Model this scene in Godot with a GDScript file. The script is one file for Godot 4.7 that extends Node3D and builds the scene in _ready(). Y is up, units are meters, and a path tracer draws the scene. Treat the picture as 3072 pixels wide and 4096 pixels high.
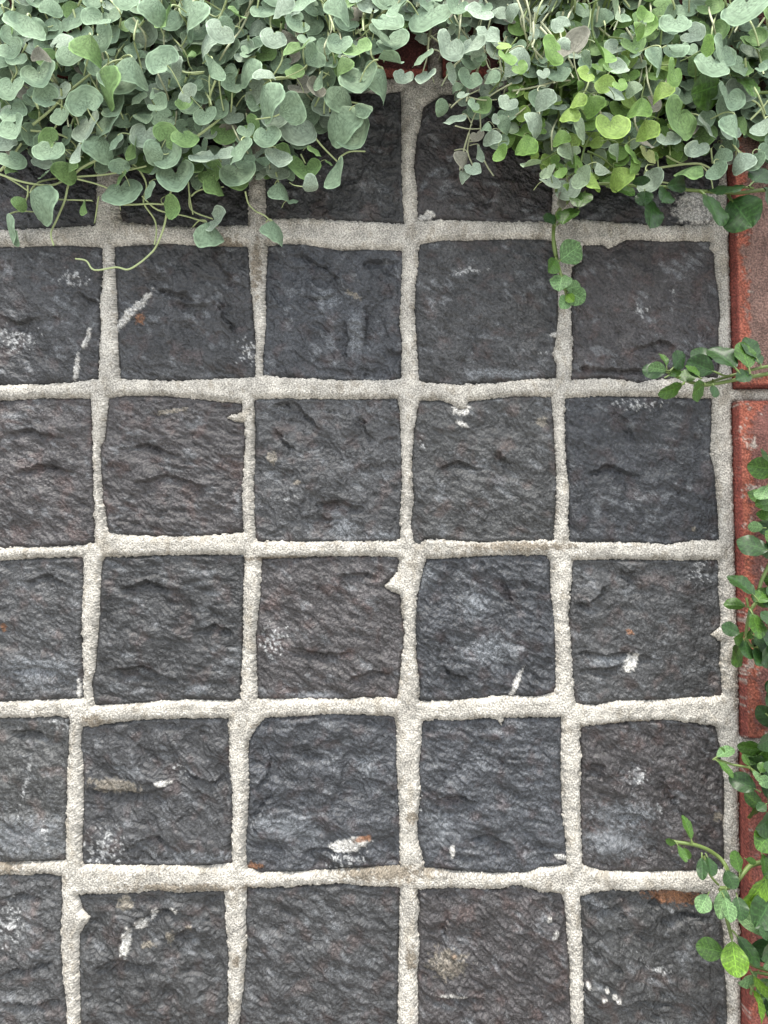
extends Node3D
# A panel of dark split-faced setts in pale mortar, framed in red brick, with trailing plants hanging over its top.
# Units in the tables: pixels of the 3072 x 4096 photograph; at() turns a pixel into the point of a plane parallel to the wall.

const F := 2841.0            # focal length in photograph pixels (24 mm equivalent)
const PITCH := 0.0803        # the camera looks up by 4.6 degrees
const DIST := 0.451          # metres from the wall: setts 100 mm from joint to joint, bricks 215 mm long
const EYE := 1.05
const STEP := 0.8            # mm between the points of the stone faces

# outlines of the stones, read off the photograph in its pixels (turned into points of the wall's face below)
var stone_outlines = {
	"00": [-230,345,150,335,395,340,395,600,389,905,300,912,200,918,0,925,-230,930],
	"01": [470,345,700,335,1000,345,1000,700,994,905,900,908,800,912,700,911,620,905,490,893,480,860,478,600],
	"02": [1060,370,1300,360,1530,378,1606,365,1608,600,1612,760,1620,900,1480,892,1330,885,1200,878,1062,880],
	"03": [1765,383,2000,365,2205,375,2215,700,2205,889,2048,895,1900,888,1765,883,1700,890,1669,889,1666,771,1653,667,1666,543,1678,512,1690,432],
	"04": [2290,380,2600,365,2885,380,2880,700,2860,860,2830,900,2807,905,2665,908,2560,900,2480,895,2320,884,2290,880],
	"10": [-230,985,0,989,252,983,278,981,408,990,414,993,416,1099,404,1218,408,1324,401,1430,398,1520,298,1533,199,1540,99,1542,0,1543,-230,1547],
	"11": [459,986,570,980,690,974,829,986,995,986,998,1066,1008,1165,1021,1298,1026,1377,1024,1497,1021,1513,862,1520,696,1527,583,1523,484,1520,477,1464,472,1364,469,1218,461,1099,458,1033],
	"12": [1070,986,1133,976,1219,978,1305,993,1371,1003,1464,999,1610,1003,1611,1066,1607,1165,1600,1298,1610,1364,1607,1517,1557,1527,1464,1523,1345,1523,1232,1517,1133,1513,1053,1503,1050,1430,1063,1298,1060,1165,1066,1066],
	"13": [1680,976,1776,961,1862,963,2038,956,2171,958,2217,966,2231,1099,2234,1271,2224,1364,2211,1417,2227,1464,2227,1517,2105,1520,1972,1537,1928,1538,1829,1543,1683,1530,1673,1517,1663,1364,1656,1232,1660,1139,1670,1066,1673,999],
	"14": [2330,980,2410,980,2430,996,2476,973,2502,960,2582,961,2655,966,2735,963,2841,966,2837,999,2857,1013,2860,1099,2874,1165,2882,1271,2874,1331,2877,1470,2870,1513,2768,1513,2695,1517,2622,1523,2555,1537,2489,1523,2436,1517,2280,1523,2284,1497,2287,1364,2280,1232,2284,1072,2323,1046,2327,999],
	"20": [-230,1605,0,1603,159,1593,265,1593,368,1593,371,1663,375,1782,378,1895,378,1994,385,2019,379,2066,385,2092,381,2172,345,2182,232,2188,133,2192,66,2188,27,2195,0,2192,-230,2195],
	"21": [434,1593,497,1583,663,1583,796,1596,968,1613,978,1649,928,1663,912,1672,942,1686,981,1689,985,1762,978,1861,971,1987,971,2006,975,2072,978,2129,895,2139,729,2149,597,2145,484,2142,458,2135,434,2132,424,2072,421,2026,411,2013,406,1900,404,1895,401,1788,418,1762,428,1663],
	"22": [1017,1596,1199,1593,1398,1596,1590,1593,1600,1629,1607,1762,1610,1961,1609,1940,1603,2066,1603,2159,1564,2165,1398,2169,1199,2169,1066,2165,1027,2169,1017,2099,1013,1900,1017,1895,1020,1729,1015,1643],
	"23": [1673,1603,1763,1600,1809,1616,1835,1639,1862,1636,1869,1606,1995,1590,2071,1583,2204,1586,2211,1629,2217,1729,2224,1842,2231,1961,2227,1940,2224,2033,2217,2119,2217,2162,2071,2165,1972,2169,1928,2172,1763,2159,1703,2159,1683,2178,1663,2178,1653,2159,1640,2099,1653,1999,1646,1900,1646,1828,1653,1729,1666,1649],
	"24": [2257,1593,2370,1583,2569,1586,2847,1593,2847,1696,2841,1815,2860,1895,2864,1987,2867,1999,2874,2086,2877,2162,2768,2165,2662,2182,2555,2172,2436,2169,2277,2172,2270,2099,2274,1933,2270,1961,2257,1795,2256,1663],
	"30": [-230,2245,0,2241,133,2232,338,2224,338,2271,335,2430,332,2530,338,2696,341,2788,318,2795,166,2802,0,2808,-230,2812],
	"31": [424,2225,530,2225,663,2218,981,2215,981,2271,975,2430,975,2596,968,2696,965,2795,928,2805,763,2798,663,2805,497,2818,378,2822,368,2729,381,2663,391,2563,398,2464,404,2298,411,2245],
	"32": [1046,2232,1199,2228,1332,2222,1590,2225,1600,2245,1590,2291,1537,2344,1564,2364,1603,2377,1607,2430,1620,2530,1610,2629,1600,2729,1593,2795,1464,2792,1358,2798,1199,2795,1080,2798,1030,2795,1023,2629,1023,2530,1040,2377,1043,2271],
	"33": [1703,2235,1829,2228,1995,2218,2071,2218,2184,2218,2201,2245,2204,2364,2217,2464,2224,2596,2224,2742,2214,2769,2151,2788,2038,2782,1972,2785,1928,2792,1796,2805,1676,2805,1676,2729,1663,2629,1660,2497,1666,2377,1683,2311,1693,2265],
	"34": [2284,2238,2436,2235,2635,2238,2874,2238,2874,2364,2884,2464,2880,2510,2841,2537,2884,2570,2877,2663,2887,2696,2887,2782,2834,2788,2715,2792,2622,2802,2502,2802,2436,2808,2390,2822,2297,2815,2290,2729,2280,2563,2270,2464,2284,2331],
	"40": [-230,2872,0,2868,133,2868,225,2861,282,2868,282,2961,278,3029,275,3095,272,3228,269,3328,269,3440,186,3444,66,3447,0,3450,-230,3452],
	"41": [332,2901,371,2905,411,2895,564,2875,729,2871,915,2868,922,2987,918,3029,925,3095,932,3162,935,3261,928,3361,932,3454,796,3463,597,3463,464,3460,332,3457,328,3394,332,3261,335,3129,332,3036,322,2987,325,2934],
	"42": [1053,2868,1199,2861,1332,2851,1577,2861,1587,2895,1589,2994,1587,3029,1593,3129,1600,3261,1600,3394,1603,3460,1464,3470,1365,3473,1298,3483,1133,3487,1040,3490,1013,3477,987,3473,981,3394,985,3261,995,3115,991,3029,995,2961,1021,2914,1054,2875],
	"43": [1693,2881,1743,2875,1829,2878,1955,2868,1995,2875,2005,2901,2014,2875,2012,2868,2244,2865,2247,2928,2244,3036,2247,3162,2250,3261,2264,3361,2267,3460,2171,3467,2105,3490,1972,3493,1928,3490,1829,3483,1696,3470,1690,3427,1670,3361,1666,3281,1680,3195,1673,3062,1683,2961,1686,2908],
	"44": [2320,2901,2396,2895,2463,2888,2536,2881,2668,2875,2768,2888,2860,2901,2880,2987,2884,3029,2897,3129,2897,3248,2890,3294,2897,3361,2894,3480,2768,3483,2569,3487,2403,3483,2330,3460,2320,3328,2317,3162,2323,3029,2317,2961],
	"50": [-230,3490,0,3493,99,3493,199,3490,252,3500,255,3593,249,3759,255,3891,269,3991,272,4096,272,4165,-230,4170],
	"51": [312,3573,398,3570,530,3566,637,3556,716,3566,796,3560,902,3560,905,3626,905,3692,918,3792,915,3957,918,4096,918,4165,600,4172,322,4168,322,4096,318,3858,318,3732,361,3666,332,3633],
	"52": [988,3546,1133,3543,1265,3536,1378,3526,1464,3540,1603,3543,1600,3659,1597,3792,1593,4096,1590,4165,1300,4172,955,4168,955,4096,975,3924,988,3759,981,3659],
	"53": [1666,3553,1796,3546,1995,3550,2048,3536,2052,3533,2105,3543,2171,3563,2247,3566,2260,3626,2267,3725,2280,3858,2280,3957,2287,4096,2285,4165,2000,4172,1672,4168,1670,3991,1666,3891,1676,3792,1666,3692,1676,3626],
	"54": [2317,3579,2370,3566,2449,3556,2536,3560,2668,3553,2768,3563,2827,3566,2880,3659,2894,3725,2897,3858,2907,3957,2910,4096,2905,4165,2600,4172,2340,4168,2333,4096,2330,3957,2327,3792,2320,3659],
}
# leaves: foot x, y, tip x, y, width in photograph pixels, tone
var leaf_marks = {
	"left": [
		111,62,99,194,117,0,364,139,370,253,93,1,157,293,188,380,123,0,349,432,315,346,139,0,467,296,488,398,123,0,353,489,336,586,105,2,585,525,571,602,123,2,49,336,49,417,102,0,62,500,80,577,93,0,46,441,80,500,105,0,213,568,167,543,93,1,204,593,185,673,114,0,
		281,654,259,731,62,1,278,636,284,688,46,1,120,772,191,883,99,0,102,796,62,836,43,1,25,870,37,975,52,0,333,809,358,861,49,1,481,747,488,833,154,0,494,685,497,756,62,1,494,772,549,747,46,1,596,735,623,802,68,0,704,697,722,796,130,0,654,815,735,846,86,1,
		654,648,630,725,68,0,654,617,735,636,130,0,664,556,697,488,80,1,858,623,855,707,176,2,963,562,988,670,105,0,951,679,963,765,142,0,858,704,876,784,62,1,827,889,852,988,99,0,858,880,910,914,114,2,679,25,673,133,83,1,765,6,747,142,105,0,395,142,457,191,93,0,
		667,259,605,204,136,0,728,284,667,241,68,2,531,228,556,349,80,0,444,426,525,444,111,0,420,457,469,562,117,0,395,290,426,426,62,1,414,549,407,648,77,0,309,586,333,660,68,2,469,543,481,617,74,0,488,685,444,648,68,0,537,556,556,648,68,1,654,617,574,623,74,0,
		735,401,735,447,68,1,759,383,722,339,68,2,852,235,846,333,68,0,988,235,969,339,68,0,954,62,938,86,80,1,889,111,883,185,86,2,827,136,809,228,80,2,278,204,284,272,99,0,231,170,272,117,80,2,37,185,62,247,93,0,154,185,179,247,68,3,395,80,346,123,111,0,
		204,-6,216,62,68,0,512,-12,494,52,105,0,636,0,617,93,74,0,25,-19,25,46,74,0,204,401,130,401,93,0,247,444,247,512,74,0,25,667,68,685,43,1,37,623,74,685,80,0,750,228,762,191,37,1,608,358,626,395,34,0,821,451,827,515,80,0,988,518,1000,562,68,0,
		735,537,778,593,80,1,623,420,673,444,86,0,204,673,179,735,49,0,
	],
	"middle": [
		1228,-19,1222,86,105,0,1123,-25,1117,71,86,2,1370,-19,1370,89,99,0,1617,6,1583,93,86,0,1734,37,1678,142,130,0,1363,160,1351,228,99,0,1425,185,1438,256,117,1,1450,302,1450,404,117,0,1536,278,1530,401,93,0,1370,346,1370,451,105,0,1419,420,1493,432,74,0,1049,346,1061,478,80,0,
		1117,457,1209,401,93,0,1197,494,1197,596,127,2,1333,438,1370,571,111,0,1407,531,1450,617,117,0,1104,593,1117,691,96,2,1067,525,1092,593,102,0,1222,667,1222,744,127,1,1209,747,1277,735,37,2,1246,586,1259,642,46,1,1117,728,1135,805,80,0,1154,802,1188,827,43,0,1351,642,1367,765,49,0,
		1308,642,1320,673,25,1,1092,883,1123,975,71,0,1092,457,1154,512,105,2,1098,136,1098,204,86,2,1203,191,1166,265,86,1,1228,154,1228,191,71,0,1363,228,1357,309,62,1,1228,259,1271,185,74,0,1080,315,1036,247,80,2,1184,309,1147,272,62,1,1271,346,1234,389,68,3,1277,296,1296,364,56,0,
		1561,160,1610,216,130,0,1536,80,1617,123,99,0,1512,111,1518,216,80,0,1512,235,1610,278,43,0,
	],
	"wispy": [
		1833,19,1802,74,80,0,1925,49,1882,105,117,2,1950,123,1956,191,80,2,1617,296,1592,343,68,2,1709,204,1691,290,68,0,1709,296,1678,346,62,2,1802,167,1771,247,99,2,1888,167,1863,238,86,2,1882,302,1876,367,80,0,1820,272,1777,327,49,2,1820,327,1820,370,43,0,1857,377,1833,401,37,2,
		1968,278,1956,336,46,0,1796,426,1746,451,37,0,1845,457,1802,531,74,2,1968,518,1950,580,59,2,1907,537,1913,574,43,3,1993,549,1968,602,74,0,1870,611,1851,685,49,3,1888,667,1900,713,59,2,1839,685,1857,731,31,2,1919,586,1900,648,43,2,2036,401,2005,444,68,2,1987,475,1968,494,31,2,
		1900,414,1882,444,43,0,1950,488,1931,525,37,0,2036,469,2012,525,56,0,2097,191,2085,272,80,2,2252,105,2215,68,68,2,2295,204,2320,117,93,3,2283,210,2215,179,43,2,2153,364,2190,435,68,2,2162,457,2134,543,86,2,2171,287,2175,321,49,2,2320,216,2295,265,62,2,
	],
	"green": [
		2024,222,2048,272,62,0,2005,179,2048,191,49,1,1993,586,2018,648,49,0,2227,204,2159,204,123,0,2350,296,2307,327,74,1,2431,346,2387,309,80,1,2381,167,2412,278,93,0,2566,389,2536,472,80,0,2641,327,2628,407,59,1,2696,278,2665,343,74,0,2573,80,2597,37,68,0,2449,0,2449,93,52,2,
		2801,204,2850,160,49,0,2443,488,2455,580,117,1,2449,488,2443,525,43,2,2579,481,2579,565,68,1,2332,475,2344,562,46,2,2295,426,2252,481,68,1,2313,370,2295,432,43,1,2357,389,2369,463,56,0,2239,518,2239,583,59,0,2289,586,2301,623,31,2,2097,543,2104,623,80,0,2165,654,2085,685,43,2,
		2196,660,2196,725,49,2,2239,673,2246,722,49,0,2307,623,2289,707,56,0,2363,685,2406,762,62,1,2455,673,2492,756,80,1,2474,574,2474,642,43,2,2517,586,2511,673,68,0,2585,611,2585,673,65,3,2566,654,2523,704,49,0,2073,265,2097,299,62,0,2579,99,2548,148,49,0,2585,105,2610,160,62,0,
		2474,333,2492,370,56,0,2517,327,2536,383,49,2,2276,735,2264,759,25,0,2313,673,2350,753,62,2,2276,568,2289,648,68,2,
	],
	"right": [
		2455,278,2517,265,80,2,2443,352,2468,426,93,2,2357,204,2360,265,37,0,2702,80,2702,154,117,0,2647,191,2634,290,80,0,2665,179,2758,185,74,0,2857,241,2844,321,136,0,2894,191,2881,278,93,0,2986,12,2949,123,123,0,2721,457,2653,559,136,1,2912,383,2906,469,105,0,2943,457,2943,565,108,0,
		2665,549,2690,602,93,2,2807,469,2807,574,93,2,2276,735,2289,809,86,2,2190,722,2239,765,68,2,2252,778,2221,830,56,3,2585,685,2622,778,86,2,2387,648,2443,691,68,2,2795,580,2770,636,68,2,2881,593,2894,654,62,0,2801,660,2702,685,37,1,2857,654,2875,728,68,0,2955,611,2974,691,74,2,
		3011,617,3029,691,56,0,3060,475,3048,562,62,2,2560,556,2591,617,62,3,2758,185,2752,228,56,0,2480,80,2517,111,56,0,3036,272,3060,296,49,0,
	],
	"runner": [
		2437,744,2517,796,68,1,2579,759,2560,833,56,0,2594,790,2597,917,77,0,2665,762,2641,815,68,0,2517,728,2585,741,31,0,2653,747,2770,710,56,0,2813,768,2850,920,108,0,2918,790,2968,947,96,0,2999,747,2869,735,74,0,3072,759,3029,907,93,0,3005,735,3072,673,80,0,2891,336,2752,426,105,1,
		2968,290,3072,179,93,1,2937,296,2974,420,68,1,
	],
	"hanging": [
		2338,765,2301,843,74,1,2307,833,2239,907,62,1,2221,901,2196,864,43,0,2231,1049,2310,980,86,2,2224,1033,2194,1099,53,1,2250,1099,2227,1155,73,2,2260,1159,2310,1139,46,2,2267,1162,2327,1218,60,2,2267,1185,2244,1235,50,2,2264,1178,2284,1212,33,3,
	],
	"sprig": [
		2675,1490,2595,1470,66,0,2672,1483,2609,1464,40,2,2668,1470,2658,1411,30,1,2688,1477,2744,1411,66,0,2668,1507,2731,1464,40,1,2801,1510,2728,1490,53,1,2801,1510,2761,1457,40,1,2797,1477,2827,1384,73,0,2867,1490,2807,1457,80,0,2735,1537,2628,1593,43,1,2821,1537,2744,1590,60,1,2854,1537,2847,1590,40,0,
		2953,1483,2900,1411,99,0,3000,1483,2986,1411,83,1,3033,1444,3006,1377,73,0,3006,1497,2940,1517,53,0,3046,1464,3033,1404,53,0,
	],
	"edge": [
		3072,1822,3026,1828,46,0,3099,1895,3059,1914,53,0,3099,2079,3059,2059,46,1,3059,2112,3016,2106,40,2,3093,2119,3066,2152,53,1,3086,2205,2996,2172,86,0,3026,2391,2950,2304,73,0,3013,2417,3072,2371,46,1,2990,2427,2917,2417,46,1,3000,2430,2993,2450,33,2,3006,2444,3013,2537,76,1,2967,2537,2920,2517,53,0,
		2973,2546,2933,2550,50,1,2980,2553,3013,2533,40,1,3006,2537,3063,2576,73,0,2973,2553,2970,2616,63,0,2960,2576,2910,2636,76,1,3033,2590,3006,2636,60,0,3093,2596,3013,2636,73,0,3093,2450,3046,2477,66,0,3093,2517,3053,2556,66,0,3093,2729,3036,2749,60,0,3079,2762,3053,2808,46,0,3093,2934,3026,2974,66,0,
		3093,3042,3056,3076,46,0,3093,3122,3033,3122,40,2,3033,3162,2993,3142,73,0,3086,3168,3053,3208,46,0,3066,3215,3023,3228,27,0,3093,3261,3006,3281,93,0,3093,3314,3010,3367,80,1,
	],
	"thin": [
		2860,3032,2943,2999,27,2,2864,3039,2917,3092,27,1,2900,3016,2887,2999,20,1,3000,3069,2980,3026,20,1,3006,3076,3033,3122,27,2,3040,3095,3059,3062,33,1,
	],
	"lower": [
		2768,3367,2751,3281,36,1,2708,3374,2672,3367,27,1,2708,3374,2728,3434,27,1,2735,3387,2748,3427,27,1,2827,3420,2827,3467,53,0,2807,3420,2794,3500,33,0,2900,3473,2914,3526,53,0,2960,3500,2953,3427,60,1,2980,3434,3006,3440,27,1,3072,3487,2950,3603,80,3,2907,3546,2847,3639,53,2,2834,3573,2784,3626,46,2,
		2894,3579,2894,3636,66,2,2947,3579,2940,3633,60,0,3093,3573,2996,3659,106,0,3072,3593,3033,3546,40,2,2927,3752,2914,3855,90,3,2907,3812,2824,3805,73,1,2940,3732,2993,3812,53,0,3033,3891,2953,3918,60,2,3006,3891,3072,3977,33,3,3003,3944,3040,4050,33,3,3093,3699,3033,3725,53,0,3093,3759,3030,3792,73,0,
		3093,3838,3046,3851,40,2,
	],
}
# stems: radius in mm, then a line of photograph pixels
var stem_marks = {
	"left": [[1.3,395,636,321,676,278,728,259,802,228,876,204,932,216,984],[1.1,506,636,556,679,586,741,574,809,617,876,626,926,617,981],[1.2,691,728,673,821,654,914,623,988,597,1019,557,1053,511,1078,464,1069,378,1080,345,1043,302,1035],[1.2,0,697,93,728,204,741,290,710,432,697,586,664],[1,19,704,80,741,130,778],[1,111,741,111,778,99,815],[1.2,457,818,531,818,605,815,654,818],[1,568,784,630,839,741,864,821,889],[1,759,772,765,839,852,876],[1.5,130,500,198,444,272,370,383,278],[1.2,123,522,235,537,296,574,309,617],[1.5,784,549,864,488,914,438],[1,876,321,883,383,895,444],[1.2,728,284,772,296,815,290],[1,802,0,815,37,864,68,901,31],[1,0,235,49,247,68,284,49,321],[1,765,784,802,759,895,747],[1,981,765,994,815,1024,846],[1,309,716,383,735,444,759,494,790],[0.9,753,728,759,790,772,858],[1.5,0,685,37,642,86,574],[1,167,747,179,778,216,796,370,802],[0.9,395,784,383,864,377,895]],
	"middle": [[1.6,1586,0,1493,86,1419,136],[1.2,1129,0,1104,37],[1.1,1259,549,1296,593,1351,648],[1,1104,691,1117,741],[1,1024,846,1061,864,1092,895],[1,1203,617,1222,654],[1.2,1086,457,1147,457,1172,432],[1.2,1320,43,1320,123],[1,1394,210,1283,321],[1,1296,457,1302,395,1345,346],[1.1,1178,309,1222,278,1234,216],[1,1024,315,1098,318,1178,309]],
	"wispy": [[1,1715,148,1709,222,1691,290],[1.2,1851,235,1808,272,1765,346],[1,1876,389,1938,401,1987,398],[1.3,1876,531,1857,593,1839,679],[1.1,1882,537,1870,605,1894,667],[1,1925,617,1950,667,1975,704],[1,1919,432,1919,543,1876,568],[1,1962,74,1950,123],[1,1802,432,1845,395,1919,358],[1,2048,333,1962,383,1900,457,1876,531],[0.8,1820,503,1870,515,1919,515],[1,1721,142,1820,204,1925,204,2036,247],[0.9,1931,185,1950,259,1968,284],[1.2,2048,364,2122,352,2221,327,2283,321],[1,2048,475,2085,444,2141,401],[1.2,2141,49,2128,123,2104,185]],
	"green": [[1.4,2384,0,2369,62,2372,136,2394,185],[1.3,2320,673,2338,593,2381,506,2418,469],[1.2,2350,605,2406,630,2449,667],[1.1,2363,617,2369,667,2344,691],[1.1,2159,648,2221,611,2283,574],[1,2566,389,2579,333],[1.1,2517,543,2517,593],[1,2264,654,2270,728],[1.1,2431,148,2492,154],[1.1,2647,117,2641,191],[1.1,2233,352,2283,327],[1.2,2783,222,2783,333]],
	"right": [[1.3,2604,679,2665,667,2789,654,2850,679],[1.1,2560,728,2634,728,2696,735],[1.2,2999,481,3048,432,3072,401],[1.1,2665,623,2727,654,2807,654],[1.2,2931,574,2955,605,2999,630],[1,2628,623,2637,704],[1.1,3060,475,3036,420,2999,395],[1,2844,593,2850,654],[1.3,2591,679,2579,691,2585,728],[1.1,2381,691,2443,691,2554,697]],
	"runner": [[2,3110,758,3029,762,2943,772,2813,765,2715,756,2653,747,2585,750,2517,741,2431,735,2369,738],[1.2,2813,765,2813,781],[1.2,2918,778,2921,802],[1.2,2585,750,2594,796],[2,2850,19,2912,43,2943,105],[1.8,3072,370,2999,370,2949,352,2894,346],[1.6,2955,296,2949,346],[1.2,2431,735,2443,747]],
	"hanging": [[2.2,2283,765,2270,805,2233,846,2218,889,2213,938,2216,988,2224,1024,2217,966,2227,1033,2241,1092,2257,1145,2270,1192],[1.2,2246,846,2249,876,2227,901]],
	"sprig": [[2.2,3112,1490,3059,1497,3006,1507,2953,1517,2887,1530,2821,1540,2768,1530,2715,1510,2668,1487],[1.8,3112,1460,3046,1470,2993,1483,2927,1502,2867,1520,2827,1533],[1.2,2867,1490,2900,1503,2933,1500],[1.1,2854,1537,2851,1517]],
	"edge": [[2,3112,2099,3093,2218,3046,2324,3026,2404,3000,2450,2986,2556,3033,2603,3093,2669,3099,2762,3086,2895,3106,3000],[1.6,3112,2066,3086,2099,3053,2115],[1.4,3020,2583,3046,2609],[1.4,2986,2391,2993,2430],[2,3106,2996,3093,3129,3099,3274,3112,3420],[1.8,3112,1815,3099,1881,3112,2000],[1.2,3112,2732,3066,2755]],
	"thin": [[1.3,2860,3036,2900,3048,2933,3059,2993,3070,3033,3095,3072,3122,3112,3129],[1.2,2983,3036,3000,3069,3026,3109]],
	"lower": [[2.6,3112,3442,3059,3448,3006,3460,2973,3493,2947,3526,2914,3550,2880,3553],[2.2,2927,3520,2907,3473,2887,3440,2860,3417,2821,3394,2768,3377,2708,3369,2675,3361],[1.4,2774,3377,2764,3361],[2.2,2904,3636,2907,3672,2917,3712,2927,3752],[2.2,2967,3812,3000,3851,3040,3871,3112,3891],[1.6,3072,3898,3033,3891,3006,3891],[1.8,3112,3938,3046,3934,3013,3944,3003,3977],[1.4,2814,3420,2841,3500,2874,3540],[2.2,2880,3553,2894,3593,2904,3636]],
}
# ledges in the stone faces; the face steps down on the right hand of each line
var ledge_lines = {
	"11": [[617,1159,663,1165,716,1178,763,1162],[670,1205,729,1208,796,1218,869,1205],[955,1358,915,1298,882,1232,869,1185],[849,993,869,1039,928,1119,988,1165]],
	"12": [[1119,1033,1219,1026,1298,1072,1351,1125,1371,1165],[1186,1185,1265,1192,1318,1178,1371,1165],[1458,1397,1471,1298,1458,1218],[1451,1059,1517,1049,1603,1053],[1378,1271,1391,1364,1385,1450],[1557,1397,1583,1417,1607,1424]],
	"22": [[1080,1629,1133,1623,1199,1609],[1186,1616,1232,1669,1292,1716],[1458,1663,1458,1716,1491,1762],[1099,1702,1133,1755,1199,1802],[1252,2013,1358,2003,1464,2033],[1265,2053,1312,2079,1371,2072]],
	"10": [[312,1165,358,1192,411,1212],[0,1271,80,1291,172,1271]],
	"42": [[980,3122,1053,3129,1080,3049,1060,3009],[1113,3109,1066,3215,1013,3281,1040,3328],[1199,3407,1278,3387,1345,3394]],
	"41": [[338,3149,431,3162,530,3182,696,3129],[696,3036,763,3095,849,3129,922,3076],[491,3394,564,3354,637,3347,703,3394]],
	"51": [[464,3778,564,3659,696,3626,796,3659],[650,3745,729,3719,796,3699],[371,3858,504,3831,650,3858]],
	"54": [[2323,3586,2370,3613,2436,3633,2476,3599,2542,3566],[2622,3566,2642,3613,2609,3659],[2555,3825,2595,3884],[2635,3679,2701,3646,2834,3652],[2436,4030,2569,3991,2768,4030]],
	"44": [[2449,3261,2536,3248,2622,3281],[2343,3036,2410,3056,2403,3109,2330,3102],[2635,3076,2688,3195,2754,3274]],
	"34": [[2290,2623,2370,2619,2536,2616,2628,2636],[2304,2676,2436,2672,2516,2663],[2284,2417,2343,2411,2436,2324],[2469,2271,2502,2291,2536,2271]],
	"14": [[2290,1477,2330,1464,2463,1483,2609,1490,2768,1497],[2516,1404,2635,1364,2735,1404]],
	"02": [[1419,494,1493,488,1580,500],[1209,741,1333,710,1456,722],[1505,654,1555,667,1604,654]],
	"03": [[1703,556,1796,543,1888,593],[1950,728,1968,790,1950,864]],
	"31": [[464,2364,597,2324,729,2358],[763,2530,862,2497,955,2537],[431,2682,564,2663,729,2716]],
	"32": [[1166,2583,1298,2623,1411,2590],[1385,2709,1477,2682,1597,2702],[1332,2298,1431,2285,1524,2311]],
	"33": [[1763,2649,1816,2689,1875,2709],[1995,2271,2034,2364,2054,2430]],
	"23": [[1729,1895,1829,1848,1928,1881],[1981,1795,2034,1855]],
	"24": [[2436,1636,2516,1696,2542,1782],[2343,1895,2436,1868,2569,1914]],
	"21": [[464,1795,597,1782,729,1828],[530,1928,663,1908,862,1948]],
	"20": [[40,1729,133,1716,265,1749],[53,1895,166,1861,318,1895]],
	"30": [[99,2324,199,2298,285,2331],[13,2682,133,2663,265,2669]],
	"50": [[20,3579,106,3566,186,3593],[0,3878,99,3858,232,3831],[0,3991,133,4017,252,3977]],
	"53": [[1782,3579,1789,3725,1782,3878],[1729,3964,1796,3977,1942,3984]],
	"43": [[1729,3195,1829,3168,1928,3215],[1862,3367,1961,3341,2061,3381]],
	"40": [[40,2934,133,2921,225,2961]],
}
# marks on the stones: x, y, half width, half height in photograph pixels, turn in degrees, kind (0 mortar, 1 rust, 2 pale dust, 3 tan, 4 white crumbs)
var stone_marks = [
	[355,1357,9,40,15,0],[312,1470,8,50,5,0],[530,1251,13,95,41,0],[564,1278,13,26,10,1],[995,1410,35,45,0,4],[1318,1198,50,40,0,2],[1424,1331,30,100,0,2],[1418,1185,8,34,-60,3],
	[1855,1092,12,60,80,4],[2217,1344,14,10,0,0],[2178,1420,25,10,0,4],[2005,1497,130,20,0,2],[696,1646,7,62,80,3],[1093,1835,16,24,0,3],[1192,1934,12,8,0,3],[1152,2000,30,12,0,4],
	[1371,2119,50,45,0,2],[1524,2145,60,20,0,2],[1842,1640,28,24,0,0],[1848,1702,20,8,20,0],[1690,1782,12,20,0,4],[2164,1689,18,22,0,3],[2542,1622,70,22,0,4],[2768,2115,8,7,0,3],
	[166,2682,150,60,0,2],[321,2755,6,30,0,0],[20,2510,8,12,0,1],[796,2755,45,25,0,2],[2065,2729,4,55,25,0],[1950,2600,90,70,0,2],[2522,2649,19,32,30,0],[2423,2643,75,20,0,2],[2516,2527,12,5,0,1],
	[99,3341,130,70,0,2],[109,3142,10,100,12,4],[182,3328,12,40,-5,4],[252,2895,25,28,0,4],[464,3142,24,92,-82,3],[656,3129,8,30,85,0],[424,3387,60,65,0,4],[723,3082,30,20,30,4],
	[1398,3374,20,62,80,0],[1391,3427,60,40,0,4],[1451,3349,4,36,80,1],[1020,3460,22,12,0,1],[1166,3314,50,140,105,2],[1464,3056,40,50,0,2],[1809,3400,8,20,0,0],[2244,3424,22,9,15,0],[1762,3308,40,60,0,2],
	[2549,3102,25,30,0,4],[2635,3241,14,24,0,4],[2463,3367,130,70,0,2],[2867,3261,20,16,0,3],[570,3689,22,17,-30,0],[617,3652,11,20,25,0],[511,3759,16,48,8,0],[703,3636,11,14,0,0],[683,3745,14,24,0,3],
	[762,3702,12,12,0,3],[600,3772,20,12,0,3],[504,3606,25,25,0,3],[46,3692,40,75,0,4],[1815,3981,46,8,5,0],[1815,3818,10,8,0,1],[1790,3850,60,50,0,3],[2217,3732,7,18,20,0],[2194,3669,6,12,0,0],
	[2701,3583,92,26,8,1],[2383,3613,65,20,30,2],[2423,3950,5,7,0,0],[2452,3978,5,5,0,0],[2408,3985,4,4,0,0],[2470,3995,5,8,0,0],[2350,3938,4,7,0,0],[2582,3858,5,40,-35,4],[2640,3880,40,14,0,4],
	[1740,691,12,36,65,2],[1694,741,9,34,25,2],[1703,870,13,30,70,0],[2789,839,75,62,0,0],[2150,880,40,12,0,2],[1240,700,20,20,0,4],[850,3420,160,20,0,2],[1250,2780,120,14,0,2],[2480,3250,120,50,0,2],
	[420,1180,14,40,10,4],[60,1360,60,40,0,4],[300,1120,50,30,0,4],[2560,1250,16,26,0,4],[2690,1180,8,20,0,4],[1640,3230,30,80,0,4],[1100,2560,40,50,0,4],[2800,2290,30,40,-30,4],[1700,2300,40,40,0,2],[1890,2420,60,60,0,2],
]
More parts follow.
